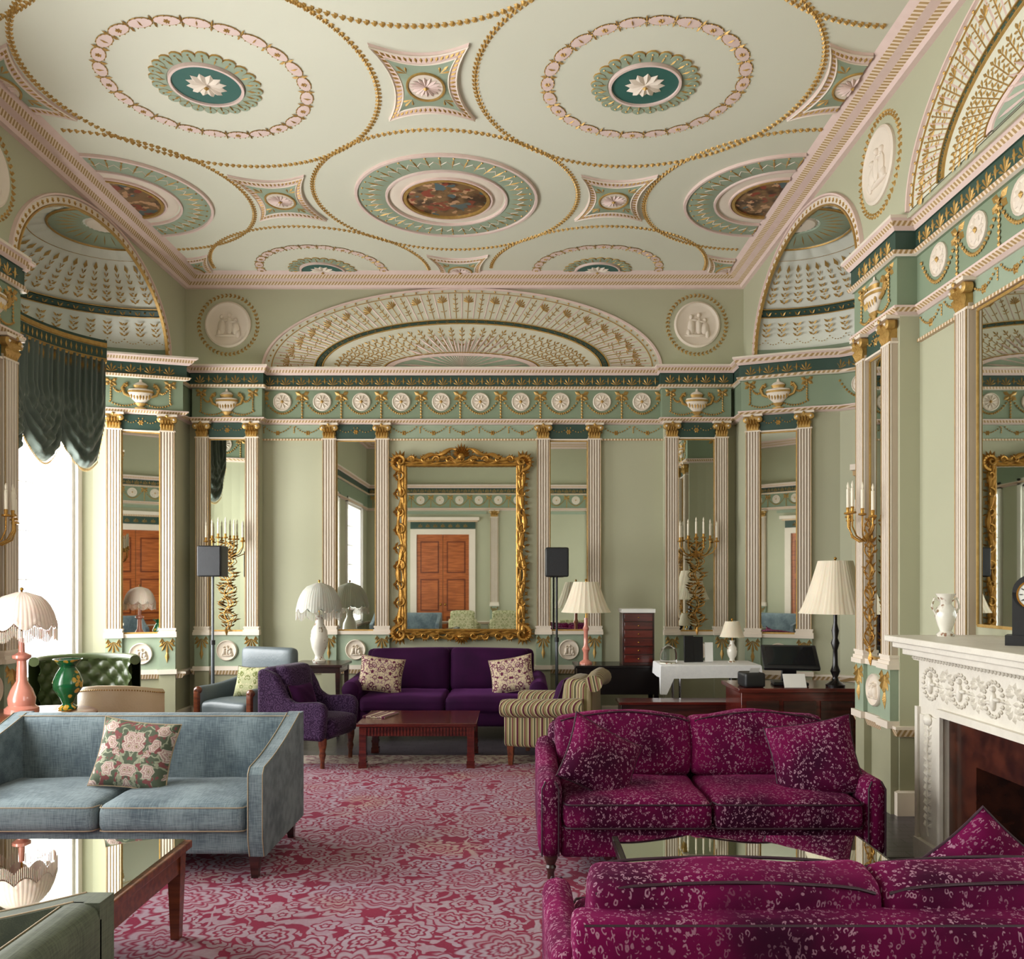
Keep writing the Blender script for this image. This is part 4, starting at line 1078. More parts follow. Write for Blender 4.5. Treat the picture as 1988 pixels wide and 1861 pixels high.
# ---------------- upholstery
def turned(m,x,y,h,mat,r=.028,castor=False):
    m.lathe([(r*.55,0),(r*.6,.01),(r*.55,h*.25),(r*.9,h*.45),(r*.7,h*.55),(r*1.1,h*.8),(r*1.1,h)],(x,y,0),2,12,mat)
    if castor: m.ball((x,y,.018),(.02,.02,.018),'brass')
def taper(m,x,y,h,mat,r=.03,dx=0,dy=0):
    m.add([(x+dx-r*.6,y+dy-r*.6,0),(x+dx+r*.6,y+dy-r*.6,0),(x+dx+r*.6,y+dy+r*.6,0),(x+dx-r*.6,y+dy+r*.6,0),(x-r,y-r,h),(x+r,y-r,h),(x+r,y+r,h),(x-r,y+r,h)],[(0,1,2,3),(4,5,6,7),(0,1,5,4),(1,2,6,5),(2,3,7,6),(3,0,4,7)],mat)
def uph(name,label,cat,loc,rot,W,D,H,sz,az,aw,ns,nb,mat,leg='dwood',lh=.13,style='roll',legstyle='taper',pipe=None,amat=None,camel=0,bdrop=.06,pr=.005,bback=.06,dome_=.018,plain=False,rise=.75,puf=.02,scroll=False,farm=False):
    e=thing(name,label,cat,loc,rot); amat=amat or mat
    iw=W/2-aw; yf=-D/2; yb=D/2
    m=MB(); m.soft(-iw-.01,iw+.01,yf+.05,yb-.04,lh,sz-.13,.03,mat,n=4); m.obj('base',parent=e,sharp=60)
    for i in range(ns):
        a=-iw+2*iw*i/ns; b=-iw+2*iw*(i+1)/ns
        m=MB(); m.soft(a+.004,b-.004,yf,yb-.20,sz-.16,sz,.05,mat,puff=.025,n=7,nz=.003)
        if pipe:
            for zz in(sz-.02,sz-.145):
                m.tube([(a+.005,yf+.06,zz),(a+.02,yf+.010,zz),(a+.05,yf+.0,zz),(b-.05,yf+.0,zz),(b-.02,yf+.010,zz),(b-.005,yf+.06,zz)],pr,pipe,6)
        m.obj('seat_cushion',parent=e,sharp=60)
    lean=Matrix.Translation((0,yb-.1,sz))@Matrix.Rotation(-.10,4,'X')@Matrix.Translation((0,-(yb-.1),-sz))
    m=MB(); top=H-(bdrop if nb else 0)
    if style=='slope':
        m.soft(-W/2+.03,W/2-.03,yb-.13,yb,lh,H,.05,mat,n=6)
        if pipe: m.tube([(-W/2+.06,yb-.12,H-.012),(W/2-.06,yb-.12,H-.012)],pr,pipe,6)
    else:
        m.soft(-iw-.05,iw+.05,yb-.14,yb,lh,top,bback,mat,n=8)
        if pipe and nb: m.tube([(-iw-.02,yb-.01,top-.012),(iw+.02,yb-.01,top-.012)],pr,pipe,6)
    if scroll: m.tube([(-iw-.04,yb+.02,H-.03),(-iw*.5,yb+.02,H-.0),(iw*.5,yb+.02,H-.0),(iw+.04,yb+.02,H-.03)],.075,mat,14)
    if nb==0 and style!='slope' and not plain:
        for i in range(max(1,ns)):
            a=-iw+2*iw*i/ns; b=-iw+2*iw*(i+1)/ns
            m.soft(a+.004,b-.004,yb-.28,yb-.08,sz-.04,H,.07,mat,pf=.025,T=lean,n=6)
    if camel:
        m.v=[(x,y,z+(camel*math.cos(x/(W/2)*pi/2) if z>H*.7 else 0)) for x,y,z in m.v]
    m.obj('backrest',parent=e,sharp=60)
    for i in range(nb):
        a=-iw+2*iw*i/nb; b=-iw+2*iw*(i+1)/nb
        m=MB(); m.soft(a-.01,b+.0,yb-.32,yb-.13,sz-.02,H,.05,mat,pf=puf,T=lean,n=8,nz=.005)
        hw=(b-a)/2; xc=(a+b)/2
        m.v=[(x,y,z+(dome_*math.cos((x-xc)/hw*pi) *(1 if z>H*.8 else 0))) for x,y,z in m.v]
        if pipe:
            for yy in(yb-.315,yb-.14):
                m.tube([(x,yy,H-.012-.03*abs((x-xc)/hw)**8+dome_*math.cos((x-xc)/hw*pi)) for x in [a+.02+(b-a-.04)*k/16 for k in range(17)]],pr,pipe,6,T=lean)
        m.obj('back_cushion',parent=e,sharp=60)
    for sg in(-1,1):
        m=MB()
        if style=='roll':
            xa,xb=sorted((sg*iw,sg*(W/2-.03)))
            m.soft(xa,xb,yf+.03,yb-.06,lh,az-.04,.035,amat,n=5)
            cx=sg*(W/2-aw*.5+.005); r=aw*.60
            n=12; pts=[(cx,yf+.015+(yb-.08-yf)*k/n,az-r*.75+.03*(k/n)**2) for k in range(n+1)]
            m.tube(pts,[r*.9]+[r]*(n-1)+[r*.9],amat,18)
            m.lathe([(r*.92,0),(r*.8,-.012),(.001,-.016)],(cx,yf+.014,az-r*.75),1,18,amat,cap=False)
            if pipe: m.tube([(cx+r*.93*math.cos(2*pi*k/20),yf+.006,az-r*.75+r*.93*math.sin(2*pi*k/20)) for k in range(20)],pr,pipe,5,closed=True)
            m.obj('arm',parent=e,sharp=60)
        elif style=='track':
            xa,xb=sorted((sg*iw,sg*W/2)); m.soft(xa,xb,yf+.02,yb-.03,lh,az,min(aw/2*.95,.07),amat,n=9)
            m.v=[(x,y,z+(max(0,(y-yf)/(yb-yf)-.25)**1.6*(H-az)*rise if z>az*.6 else 0)) for x,y,z in m.v]
            if pipe:
                for xx in(xa+.02,xb-.02): m.tube([(xx,yf+.024,lh+.02),(xx,yf+.022,az-.05),(xx+(.02 if xx==xa+.02 else -.02),yf+.03,az-.01)],pr,pipe,6)
            o=m.obj('arm',parent=e,sharp=70)
            if farm:
                q=MB(); q.soft(xa+.01,xb-.01,yf-.005,yf+.035,lh,az-.03,.012,'oak'); q.ball(((xa+xb)/2,yf+.03,az-.04),(.045,.04,.04),'oak'); q.obj('wooden_front',parent=o,label='polished wooden arm front')
        elif style=='slope':
            poly=[(yf+.03,lh),(yf+.0,lh+.1),(yf,az-.02),(yf+.03,az+.012),(yf+.09,az+.02)]
            for k in range(1,13):
                t=k/12; poly.append((yf+.09+(D-.17)*t,az+.02+(H-az-.02)*(t**1.7*.55+t*.45)))
            poly+=[(yb,H),(yb+.0,lh)]
            xa,xb=sorted((sg*iw,sg*W/2)); m.extr(poly,0,xa,xb,amat)
            if pipe:
                for xx in(xa+.006,xb-.006): m.tube([(xx,p[0]-.001,p[1]+.002) for p in poly[:-2]],pr,pipe,6)
            m.obj('arm',parent=e,sharp=35,bevel=.018)
        elif style=='wing':
            poly=[(yf+.06,lh),(yf+.03,az-.06),(yf+.06,az),(yf+.12,az+.015),(yf+.34,az),(yf+.42,az+.05),(yf+.45,H-.18),(yf+.52,H-.06),(yb-.06,H-.01),(yb,H-.02),(yb,lh)]
            xa,xb=sorted((sg*iw,sg*W/2)); m.extr(poly,0,xa,xb,amat); m.obj('arm',parent=e,sharp=35,bevel=.03)
    for (x,y) in((-1,-1),(1,-1),(-1,1),(1,1)):
        m=MB(); xx=x*(W/2-.07); yy=(yf+.09) if y<0 else (yb-.06)
        if legstyle=='taper': taper(m,xx,yy,lh+.02,leg,.03,0,.03*y if y>0 else 0)
        else: turned(m,xx,yy,lh+.02,leg,.034,legstyle=='castor')
        m.obj('leg',parent=e,label='dark wooden leg')
    return e
def cushion(label,loc,w,h,t,mat,rx=-.3,ry=0,rz=0,pipe='maroon_pipe'):
    m=MB(); m.pillow(w,h,t,mat)
    o=m.obj('throw_cushion',sharp=180,label=label,category='cushion'); o.location=loc; o.rotation_euler=(rx,ry,rz)
    n=10; pts=[]
    p=MB()
    for (a0,b0,a1,b1) in((-1,-1,1,-1),(1,-1,1,1),(1,1,-1,1),(-1,1,-1,-1)):
        for k in range(n):
            a=a0+(a1-a0)*k/n;b=b0+(b1-b0)*k/n; pts.append((a*w/2*(1-.08*(1-b*b)),0,b*h/2*(1-.08*(1-a*a))))
    p.tube(pts,.005,pipe,6,closed=True); p.obj('piping',parent=o)
    return o
uph('sofa','deep purple velvet two-seat sofa with rolled arms and castors','sofa',(-.74,9.13,0),0,2.06,.92,.88,.46,.60,.16,2,0,'velvet',lh=.15,style='roll',legstyle='castor',camel=.02)
cushion('cream cushion with purple damask print on the purple sofa',(-1.42,8.92,.66),.46,.38,.14,'kilim',-.35,.14,.12,'tan_pipe')
cushion('cream cushion with purple damask print on the purple sofa',(-.06,8.92,.66),.46,.38,.14,'kilim',-.35,-.18,-.12,'tan_pipe')
uph('sofa','slubby blue-grey two-seat sofa with sloping arms and tan piping','sofa',(-2.26,5.02,.012),0,1.80,.86,.79,.42,.60,.09,2,0,'blue',lh=.13,style='slope',pipe='tan_pipe',pr=.003)
cushion('floral patterned cushion with cream flowers on the blue sofa',(-2.22,4.98,.62),.44,.40,.14,'floral',-.35,.12,.05,'tan_pipe')
uph('sofa','magenta velvet sofa with silver leopard spots and loose cushions','sofa',(1.05,5.02,.012),0,1.88,.90,.80,.44,.55,.13,2,2,'leo',lh=.12,style='track',legstyle='turned',pipe='maroon_pipe')
cushion('magenta leopard spotted velvet cushion on the sofa',(.47,4.86,.61),.46,.40,.15,'leo',-.45,.50,.25)
cushion('magenta leopard spotted velvet cushion on the sofa',(1.68,4.86,.62),.48,.44,.15,'leo',-.4,-.20,-.25)
uph('sofa','magenta velvet sofa with silver leopard spots, seen from behind','sofa',(1.03,2.77,.012),pi,1.88,.92,.765,.44,.52,.11,2,2,'leo',lh=.12,style='track',legstyle='turned',pipe='maroon_pipe',bdrop=.075,bback=.03,dome_=.006,rise=.6,puf=.01)
cushion('magenta leopard spotted velvet cushion on the sofa',(1.63,3.0,.60),.38,.36,.13,'leo',.35,.70,0)
uph('armchair','olive grey armchair with sloping arms','armchair',(-1.66,2.20,.012),-pi/2,.85,.85,.66,.40,.52,.09,1,0,'olive',lh=.15,style='slope',pipe='tan_pipe',pr=.003)
uph('armchair','purple damask armchair with winged back and turned legs','armchair',(-1.86,7.72,.012),pi/2-.30,.64,.70,.86,.42,.56,.09,1,0,'damask',leg='oak',lh=.24,style='wing',legstyle='castor')
cushion('plain purple cushion in the damask armchair',(-1.93,7.70,.58),.36,.28,.12,'velvet',-.3,0,pi/2-.30)
uph('armchair','green and plum striped armchair with scroll arms','armchair',(.32,7.80,.012),-pi/2-.25,.78,.80,.76,.42,.56,.14,1,0,'stripe',leg='oak',lh=.16,style='roll',legstyle='taper',bback=.068,scroll=True)
cushion('plum velvet cushion in the striped armchair',(.42,7.84,.60),.38,.32,.12,'velvet',-.35,0,-pi/2-.3)
uph('armchair','grey-blue leather armchair with wooden arm fronts','armchair',(-2.70,8.62,0),-.42,.74,.76,.95,.46,.60,.08,1,0,'leather',leg='oak',lh=.2,style='track',plain=True,rise=.35,farm=True)
cushion('small green patterned cushion in the leather armchair',(-2.68,8.60,.62),.34,.32,.12,'greenp',-.3,0,-.3)
uph('sofa','slubby blue-grey two-seat sofa near the mahogany door','sofa',(-2.75,-1.05,.012),pi,1.70,.80,.85,.42,.60,.09,2,0,'blue',lh=.13,style='slope')
uph('armchair','green and cream armchair near the mahogany door','armchair',(-1.30,-.95,.013),.1,.70,.75,.92,.42,.60,.10,1,0,'greenp',lh=.16,style='track')
uph('armchair','green and cream armchair near the mahogany door','armchair',(-.35,-.95,.013),-.1,.70,.75,.92,.42,.60,.10,1,0,'greenp',lh=.16,style='track')
def tufted():
    e=thing('armchair','green leather button-tufted tub armchair by the window','armchair',(-3.98,7.90,.013),.25)
    m=MB(); n=84
    vs=[];fs=[];K=20
    def tf(a,t):
        x=a*7/pi; y=t*3.0
        return abs(math.sin(pi*(x+y)))**.7*abs(math.sin(pi*(x-y)))**.7
    for i in range(n+1):
        a=pi*i/n
        for j in range(K+1):
            t=j/K; dep=-.035*tf(a,t)
            vs.append((math.cos(a)*(.40+dep),math.sin(a)*(.36+dep)-.02,.42+.46*t))
        for j in range(K,-1,-1):
            t=j/K; vs.append((math.cos(a)*.47,math.sin(a)*.43-.02,.12+.76*t))
    L=2*(K+1)
    for i in range(n):
        for j in range(L): fs.append((i*L+j,i*L+(j+1)%L,(i+1)*L+(j+1)%L,(i+1)*L+j))
    m.add(vs,fs,'greenl'); m.tube([(math.cos(pi*i/n)*.425,math.sin(pi*i/n)*.385-.02,.885) for i in range(n+1)],.045,'greenl',10); m.obj('backrest',parent=e,sharp=80)
    m=MB(); m.soft(-.38,.38,-.36,.30,.28,.45,.06,'greenl',puff=.02); m.obj('seat_cushion',parent=e); m=MB(); m.soft(-.40,.40,-.34,.34,.12,.29,.03,'greenl'); m.obj('base',parent=e)
    for (x,y) in((-.33,-.28),(.33,-.28),(-.3,.28),(.3,.28)): m=MB(); turned(m,x,y,.13,'dwood'); m.obj('leg',parent=e)
tufted()
def studded():
    e=thing('tub_chair','tan leather chair with brass nailhead trim along the curved back','chair',(-3.18,6.95,.012),pi)
    m=MB(); n=30; vs=[];fs=[]
    for i in range(n+1):
        a=pi*.08+pi*.84*i/n; c,s_=math.cos(a),math.sin(a)
        top=.80-.05*abs(c)**3
        for (r,z) in((.36,.40),(.36,top-.02),(.345,top),(.30,top),(.29,top-.02),(.29,.40)): vs.append((c*r,s_*r*.8,z))
    for i in range(n):
        for j in range(6): fs.append((i*6+j,i*6+(j+1)%6,(i+1)*6+(j+1)%6,(i+1)*6+j))
    fs.append(list(range(6))); fs.append([n*6+k for k in range(6)])
    m.add(vs,fs,'tanl')
    for i in range(46):
        a=pi*.09+pi*.82*i/45; m.octa((math.cos(a)*.363,math.sin(a)*.363*.8,.80-.05*abs(math.cos(a))**3-.03),(.007,.007,.007),'brass')
    m.obj('backrest',parent=e)
    m=MB(); m.soft(-.30,.30,-.28,.25,.36,.48,.05,'tanl',puff=.02); m.obj('seat_cushion',parent=e)
    for (x,y) in((-.25,-.22),(.25,-.22),(-.23,.2),(.23,.2)): m=MB(); taper(m,x,y,.38,'dwood',.022); m.obj('leg',parent=e)
studded()
uph('armchair','cream and green patterned armchair behind the leopard sofa','armchair',(1.32,1.43,.013),0,.86,.78,.80,.40,.50,.10,1,0,'greenp',lh=.14,style='slope')

# ---------------- tables
def table(name,label,cat,loc,w,d,h,mat,legr=.03,apron=.08,flute=False,glass=False,legt='taper'):
    e=thing(name,label,cat,loc,0)
    m=MB()
    if glass:
        f=.07
        m.box(-w/2,w/2,-d/2,-d/2+f,h-.035,h,mat);m.box(-w/2,w/2,d/2-f,d/2,h-.035,h,mat);m.box(-w/2,-w/2+f,-d/2+f,d/2-f,h-.035,h,mat);m.box(w/2-f,w/2,-d/2+f,d/2-f,h-.035,h,mat)
    else: m.box(-w/2,w/2,-d/2,d/2,h-.03,h,mat)
    m.obj('tabletop' if not glass else 'frame',parent=e,bevel=.005)
    if glass:
        m=MB(); m.box(-w/2+.025,w/2-.025,-d/2+.02,d/2-.02,h,h+.008,'mirror'); m.obj('glass_top',parent=e,label='mirrored glass top')
    m=MB(); i=.03; a=h-.03-apron
    m.box(-w/2+i,w/2-i,-d/2+i,-d/2+i+.02,a,h-.03,mat);m.box(-w/2+i,w/2-i,d/2-i-.02,d/2-i,a,h-.03,mat);m.box(-w/2+i,-w/2+i+.02,-d/2+i,d/2-i,a,h-.03,mat);m.box(w/2-i-.02,w/2-i,-d/2+i,d/2-i,a,h-.03,mat)
    if flute:
        n=34
        for k in range(n):
            x=-w/2+.05+(w-.1)*k/(n-1); m.box(x-.007,x+.007,-d/2+i-.012,-d/2+i,a+.006,h-.035,mat)
    m.obj('apron',parent=e)
    for x in(-1,1):
        for y in(-1,1):
            m=MB(); xx=x*(w/2-.04-legr*.4); yy=y*(d/2-.04-legr*.4)
            if legt=='taper': taper(m,xx,yy,h-.03,mat,legr)
            elif legt=='square':
                m.box(xx-legr,xx+legr,yy-legr,yy+legr,0,h-.03,mat); m.box(xx-legr-.006,xx+legr+.006,yy-legr-.006,yy+legr+.006,0,.05,mat); m.box(xx-legr-.004,xx+legr+.004,yy-legr-.004,yy+legr+.004,.10,.12,mat)
            else: turned(m,xx,yy,h-.03,mat,legr)
            m.obj('leg',parent=e)
    return e
table('coffee_table','low dark red wood coffee table with fluted apron','coffee table',(-.875,7.78,.012),1.04,.76,.39,'cherry',.03,.085,flute=True,legt='square')
table('coffee_table','walnut coffee table with tapered legs and mirrored glass top','coffee table',(-2.22,3.40,.012),1.46,1.06,.43,'oak',.032,.10,glass=True)
table('coffee_table','black framed coffee table with mirrored glass top','coffee table',(1.02,3.76,.012),1.16,.52,.42,'ebony',.028,.06,glass=True)
table('side_table','dark wooden square side table beside the purple sofa','side table',(-2.12,9.25,0),.56,.55,.755,'dwood',.025,.06)
table('side_table','black lacquered side table with deep apron','side table',(1.07,9.35,0),.92,.5,.735,'ebony',.03,.28)
m=MB(); m.box(-.11,.11,-.15,.15,0,.012,'kilim'); o=m.obj('magazine',label='patterned magazine lying on the fluted coffee table',category='magazine'); o.location=(-1.25,7.85,.404); o.rotation_euler=(0,0,-.3)
def round_table(loc):
    e=thing('side_table','round reddish wooden pedestal side table','side table',loc)
    m=MB(); m.lathe([(.001,.66),(.36,.66),(.38,.67),(.38,.69),(.36,.70),(.001,.70)],n=40,m='oak',cap=False); m.obj('tabletop',parent=e)
    m=MB(); m.lathe([(.18,0),(.17,.03),(.05,.08),(.035,.2),(.05,.3),(.035,.4),(.05,.6),(.09,.66)],n=20,m='oak'); m.obj('pedestal',parent=e)
round_table((-3.36,6.0,.012))
def cloth_table():
    e=thing('serving_table','folding serving table covered with a white linen cloth','table',(1.92,8.75,0))
    w,d,h=1.0,.5,.80; m=MB(); m.soft(-w/2,w/2,-d/2,d/2,h-.05,h,.012,'cloth',n=4)
    vs=[];fs=[];n=60
    per=[]
    for k in range(n):
        t=k/n*4; i=int(t); f=t-i
        c=[(-1,-1),(1,-1),(1,1),(-1,1)][i]; c2=[(1,-1),(1,1),(-1,1),(-1,-1)][i]
        per.append((c[0]+(c2[0]-c[0])*f,c[1]+(c2[1]-c[1])*f))
    for k,(x,y) in enumerate(per):
        vs.append((x*w/2,y*d/2,h-.01)); q=1+.006*math.sin(k*1.9); vs.append((x*(w/2+.008)*q,y*(d/2+.012)*q,h-.13-.004*math.sin(k*.5)-(.16 if k in(0,1,59) else 0)))
    for k in range(n): j=(k+1)%n; fs.append((2*k,2*j,2*j+1,2*k+1))
    m.add(vs,fs,'cloth'); m.obj('tablecloth',parent=e)
    for x in(-.3,.3):
        for y in(-.2,.2): m=MB(); m.tube([(x,y,0),(x,y,h-.05)],.014,'chrome',8); m.obj('leg',parent=e,label='chrome leg')
cloth_table()
def till_desk():
    e=thing('service_desk','dark red wooden service desk with overhanging top','desk',(2.28,7.2,0))
    m=MB(); m.box(-.47,.47,-.26,.26,0,.73,'cherry'); m.obj('body',parent=e,bevel=.005)
    m=MB(); m.box(-.50,.50,-.30,.30,.73,.765,'cherry'); m.obj('desktop',parent=e,bevel=.005)
    for k in(-1,0,1):
        m=MB(); m.box(k*.30-.13,k*.30+.13,-.275,-.26,.12,.66,'dwood'); m.obj('panel',parent=e)
    e2=thing('low_cabinet','low dark wooden cabinet beside the service desk','cabinet',(1.42,7.75,.012))
    m=MB(); m.box(-.50,.50,-.12,.12,0,.52,'dwood'); m.box(-.52,.52,-.14,.14,.52,.545,'cherry'); m.obj('body',parent=e2,bevel=.004)
till_desk()
def pos():
    e=thing('till_monitor','black touchscreen till terminal tilted on its stand','monitor',(2.27,7.16,.765),-.16)
    m=MB(); T=Matrix.Translation((0,-.02,.23))@Matrix.Rotation(-.95,4,'X'); m.soft(-.225,.225,-.015,.02,-.15,.15,.012,'black',T=T); m.obj('casing',parent=e)
    m=MB(); m.box(-.19,.19,-.019,-.0155,-.115,.115,'screen',T=T); m.obj('screen',parent=e)
    m=MB(); m.soft(-.14,.14,-.10,.12,0,.03,.01,'black'); m.add([(-.06,.02,.03),(.06,.02,.03),(.06,.10,.03),(-.06,.10,.03),(-.05,-.02,.2),(.05,-.02,.2),(.05,.05,.24),(-.05,.05,.24)],[(0,1,5,4),(1,2,6,5),(2,3,7,6),(3,0,4,7)],'black'); m.obj('stand',parent=e)
    e=thing('receipt_printer','grey receipt printer with paper roll on the desk','printer',(1.92,7.05,.765),.1)
    m=MB(); m.soft(-.085,.085,-.10,.10,0,.12,.02,'black'); m.obj('body',parent=e); m=MB(); m.add([(-.04,-.06,.12),(.04,-.06,.12),(.04,-.09,.16),(-.04,-.09,.16)],[(0,1,2,3)],'paper'); m.obj('paper',parent=e,label='white paper receipt')
    m=MB(); m.box(-.09,.09,-.003,.003,0,.12,'paper',T=Matrix.Rotation(-.5,4,'X')); o=m.obj('paper_sheet',label='white sheet of paper propped on the desk',category='paper'); o.location=(2.25,6.94,.767)
pos()
def cabinet():
    e=thing('drawer_cabinet','small glossy cherry wood drawer cabinet with white top','cabinet',(1.29,9.3,.735))
    m=MB(); m.box(-.17,.17,-.14,.14,0,.56,'dwood'); m.obj('body',parent=e,bevel=.004)
    m=MB(); m.box(-.18,.18,-.15,.15,.56,.60,'paper'); m.obj('lid',parent=e,label='white lid')
    for k in range(6):
        d=MB(); z=.03+.088*k; d.box(-.15,.15,-.152,-.14,z,z+.078,'cherry'); o=d.obj('drawer',parent=e,bevel=.003)
        d=MB(); d.ball((0,-.158,z+.039),.009,'brass'); d.obj('knob',parent=o)
cabinet()
def speaker(x,y,label):
    e=thing('speaker_on_stand',label,'speaker',(x,y,0))
    m=MB(); m.soft(-.13,.13,-.12,.12,1.68,2.01,.02,'black'); m.obj('speaker_cabinet',parent=e)
    m=MB(); m.box(-.115,.115,-.126,-.118,1.695,1.995,'grille'); m.obj('grille',parent=e)
    m=MB(); m.tube([(0,0,.02),(0,0,1.0)],.018,'greym',10); m.tube([(0,0,.95),(0,0,1.7)],.013,'greym' if x<0 else 'black',10); m.lathe([(.025,.95),(.025,1.0)],m='black'); m.obj('pole',parent=e)
    m=MB(); m.lathe([(.19,0),(.19,.012),(.03,.02),(.03,.06)],n=28,m='black'); m.obj('stand_base',parent=e)
speaker(-3.27,9.2,'black loudspeaker on a slim grey pole stand'); speaker(.44,9.66,'black loudspeaker on a slim black pole stand')
# ---------------- lamps
def lamp(label,loc,rt,rb,hs,zs,baseprof,bm,sm,scal=0,sn=0,fringe=False):
    e=thing('table_lamp',label,'lamp',loc); n=144
    m=MB(); prof=[]
    for k in range(9):
        t=k/8; r=rb+(rt-rb)*(t**.8) if not fringe else rt+(rb-rt)*math.sqrt(max(0,1-t**2.0)); prof.append((r,zs+hs*t))
    vs=[];fs=[]
    for (r,z) in prof:
        for k in range(n):
            a=2*pi*k/n; t=(z-zs)/hs; q=r*(1+scal*abs(math.sin(a*sn/2)) if sn else 1)*(1+.012*math.cos(a*48)); dz=-(.05*abs(math.sin(a*sn/2))*(1-t) if sn and fringe else 0); vs.append((q*math.cos(a),q*math.sin(a),z+dz+(.03 if fringe and t<.2 else 0)*(1-t)))
    for i in range(len(prof)-1):
        for k in range(n): fs.append((i*n+k,i*n+(k+1)%n,(i+1)*n+(k+1)%n,(i+1)*n+k))
    m.add(vs,fs,sm); o=m.obj('lamp_shade',parent=e,recalc=True,sharp=60,label='pleated fabric lamp shade')
    if fringe:
        f=MB()
        for k in range(120):
            a=2*pi*k/120; q=rb*(1+scal*abs(math.sin(a*sn/2))); z=zs-.01-.05*abs(math.sin(a*sn/2)); f.tube([(q*math.cos(a),q*math.sin(a),z+.03),(q*math.cos(a),q*math.sin(a),z-.045)],.0030,sm,4)
        f.obj('fringe',parent=o,label='hanging bead fringe',kind='stuff')
    m=MB(); m.lathe(baseprof,n=24,m=bm); m.obj('base',parent=e)
    m=MB(); zb=baseprof[-1][1]; m.tube([(0,0,zb-.01),(0,0,zs+hs+.01)],.007,'brass',8); m.ball((0,0,zs+hs+.02),.013,'brass'); 
    for a in(0,2.1,4.2): m.tube([(0,0,zs+hs*.97),(rt*math.cos(a),rt*math.sin(a),zs+hs*.97)],.003,'brass',5)
    m.obj('stem',parent=e,label='brass stem')
vasep=[(.07,0),(.075,.02),(.05,.04),(.045,.07),(.08,.14),(.095,.22),(.085,.30),(.045,.37),(.04,.42),(.055,.45)]
lamp('table lamp with blush scalloped fringed shade and tall pink glass base',(-3.47,6.0,.712),.03,.215,.24,.60,[(.11,0),(.11,.03),(.085,.05),(.09,.10),(.07,.16),(.035,.22),(.03,.36),(.06,.38),(.06,.40),(.02,.42),(.018,.52)],'pinkg','shadep',.04,10,True)
lamp('table lamp with grey scalloped fringed shade and painted porcelain vase base',(-2.14,9.25,.755),.03,.235,.30,.56,[(r,h*1.15) for r,h in vasep],'cer','shadeg',.04,10,True)
lamp('table lamp with pleated cream shade and pink candlestick base',(.74,9.3,.735),.13,.26,.33,.56,[(.07,0),(.07,.02),(.03,.05),(.028,.12),(.045,.16),(.025,.2),(.022,.35),(.035,.38),(.02,.42),(.02,.5)],'pinkg','shade',.03,24)
lamp('table lamp with large cream shade and dark turned base',(2.60,7.02,.765),.13,.275,.43,.60,[(.075,0),(.078,.02),(.03,.05),(.02,.08),(.04,.13),(.022,.18),(.018,.3),(.035,.36),(.02,.4),(.03,.46),(.016,.52),(.016,.6)],'ebony','shade',.04,8)
lamp('small table lamp with square-ish cream shade and porcelain base',(2.20,8.80,.80),.07,.125,.16,.26,[(r*.55,h*.5) for r,h in vasep],'cer','shade')
# ---------------- small objects
m=MB(); m.lathe([(.06,0),(.065,.015),(.035,.04),(.05,.08),(.095,.15),(.10,.2),(.075,.26),(.05,.30),(.065,.33),(.10,.36),(.095,.36),(.055,.31),(.001,.29)],n=28,m='greeng',scal=.02,sn=8); o=m.obj('vase',label='green glass vase with gilt floral decoration on the round table',category='vase'); o.location=(-3.22,6.14,.712)
e=thing('vase','white porcelain vase with handles and painted sprigs on the mantel','vase',(2.46,4.93,1.31))
m=MB(); m.lathe([(.045,0),(.05,.012),(.03,.03),(.045,.07),(.058,.12),(.05,.16),(.03,.185),(.035,.21),(.055,.245),(.05,.245),(.03,.2)],n=24,m='cer'); m.obj('body',parent=e)
for sg in(-1,1): m=MB(); m.tube([(sg*.03,0,.20),(sg*.065,0,.22),(sg*.08,0,.17),(sg*.052,0,.12)],.006,'cer',6); m.obj('handle',parent=e)
e=thing('mantel_clock','black slate mantel clock with white dial','clock',(2.53,4.20,1.31),-.6)
m=MB(); m.box(-.12,.12,-.07,.07,0,.05,'black'); m.box(-.09,.09,-.055,.055,.05,.26,'black'); m.lathe([(.001,-.055),(.09,-.055),(.09,.055),(.001,.055)],(0,0,.26),1,28,'black',cap=False); m.obj('case',parent=e)
m=MB(); m.lathe([(.065,0),(.065,-.006),(.001,-.006)],(0,-.056,.25),1,28,'paper',cap=False); m.lathe([(.072,0),(.072,-.01),(.064,-.01)],(0,-.055,.25),1,28,'brass',cap=False)
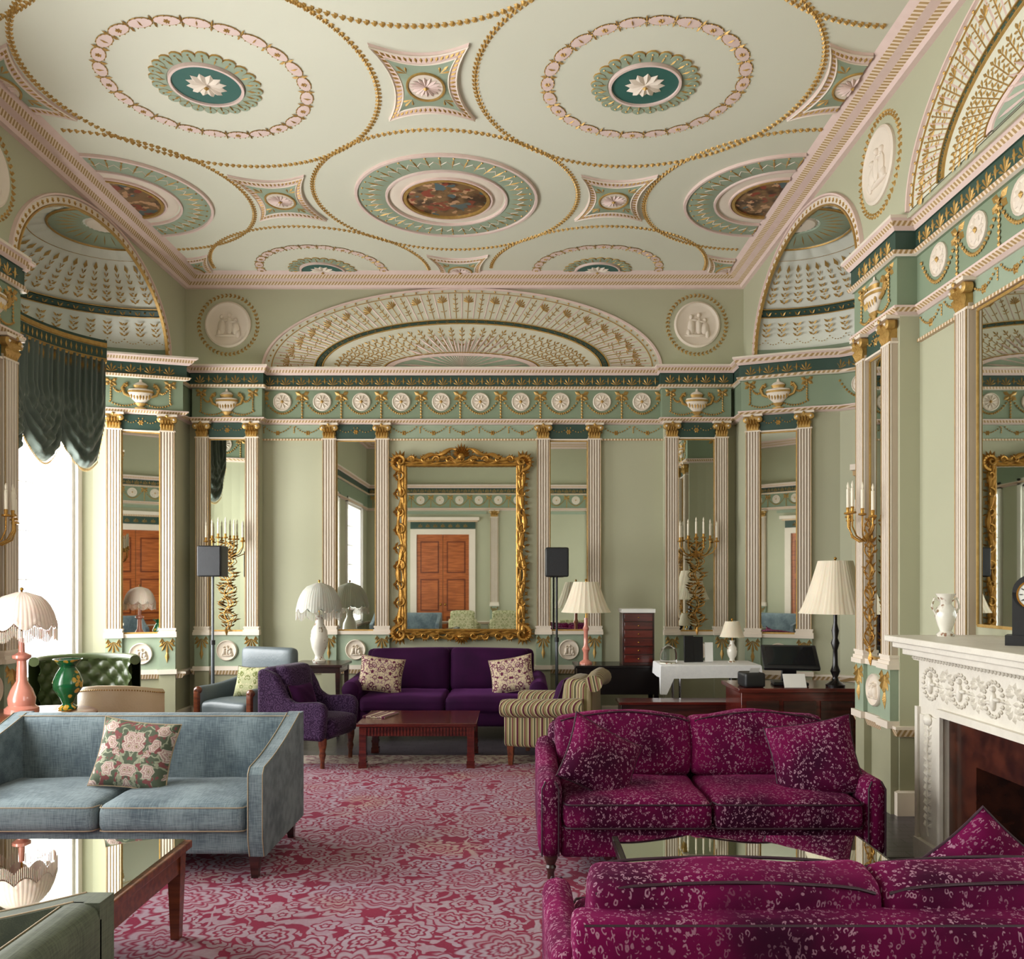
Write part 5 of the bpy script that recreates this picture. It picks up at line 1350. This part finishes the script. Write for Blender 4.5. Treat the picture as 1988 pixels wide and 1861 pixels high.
for k in range(12):
    a=k*pi/6; m.box(-.002,.002,-.066,-.062,.045,.058,'black',T=Matrix.Translation((0,0,.25))@Matrix.Rotation(a,4,'Y'))
m.obj('dial',parent=e,label='white dial')
for a,L in((.6,.035),(-2.2,.05)):
    m=MB(); m.box(-.002,.002,-.069,-.066,0,L,'black',T=Matrix.Translation((0,0,.25))@Matrix.Rotation(a,4,'Y')); m.obj('hand',parent=e)
for k,(x,mm,w,h) in enumerate(((1.79,'black',.085,.27),(1.89,'black',.085,.26),(2.0,'paper',.07,.20),)):
    m=MB(); m.box(-w,w*.2,-.012,.012,0,h,mm); o=m.obj('menu_folder',bevel=.003,label=('tall black' if mm=='black' else 'white')+' menu folder standing on the serving table',category='folder',group='menu folders on the serving table'); o.location=(x,8.8+.02*k,.801); o.rotation_euler=(-.06,0,.2-.1*k)
e=thing('glass_cloche','small clear glass cloche on the serving table','cloche',(1.53,8.7,.80))
def glassm():
    t=NT('clear_glass'); t.b.inputs['Transmission Weight'].default_value=1.0; t.b.inputs['IOR'].default_value=1.2
    return t.fin(t.mix(t.noise(2,1),(1,1,1,1),(.95,.97,.96,1)),0.02)
M['glass']=glassm()
m=MB(); m.lathe([(.085,.01),(.085,.10),(.07,.15),(.03,.175),(.001,.18)],n=28,m='glass',cap=False); m.ball((0,0,.19),.014,'glass'); m.obj('dome',parent=e)
m=MB(); m.lathe([(.095,0),(.095,.01),(.001,.01)],n=28,m='cer'); m.obj('plate',parent=e)

# ---------------- world + camera
w=bpy.data.worlds.new('World'); S.world=w; w.use_nodes=True
bg=w.node_tree.nodes['Background']; bg.inputs[0].default_value=(.95,.98,1,1); bg.inputs[1].default_value=2.5
cam=bpy.data.cameras.new('Camera'); co=bpy.data.objects.new('Camera',cam); COL.objects.link(co)
co.location=(0,0,CH); co.rotation_euler=(pi/2,0,0)
cam.sensor_fit='HORIZONTAL'; cam.sensor_width=36; cam.lens=36*F/1988; cam.shift_x=-(U0-994)/1988; cam.shift_y=(V0-930.5)/1988; cam.clip_start=.05
S.camera=co
S.view_settings.view_transform='Standard'; S.view_settings.exposure=0
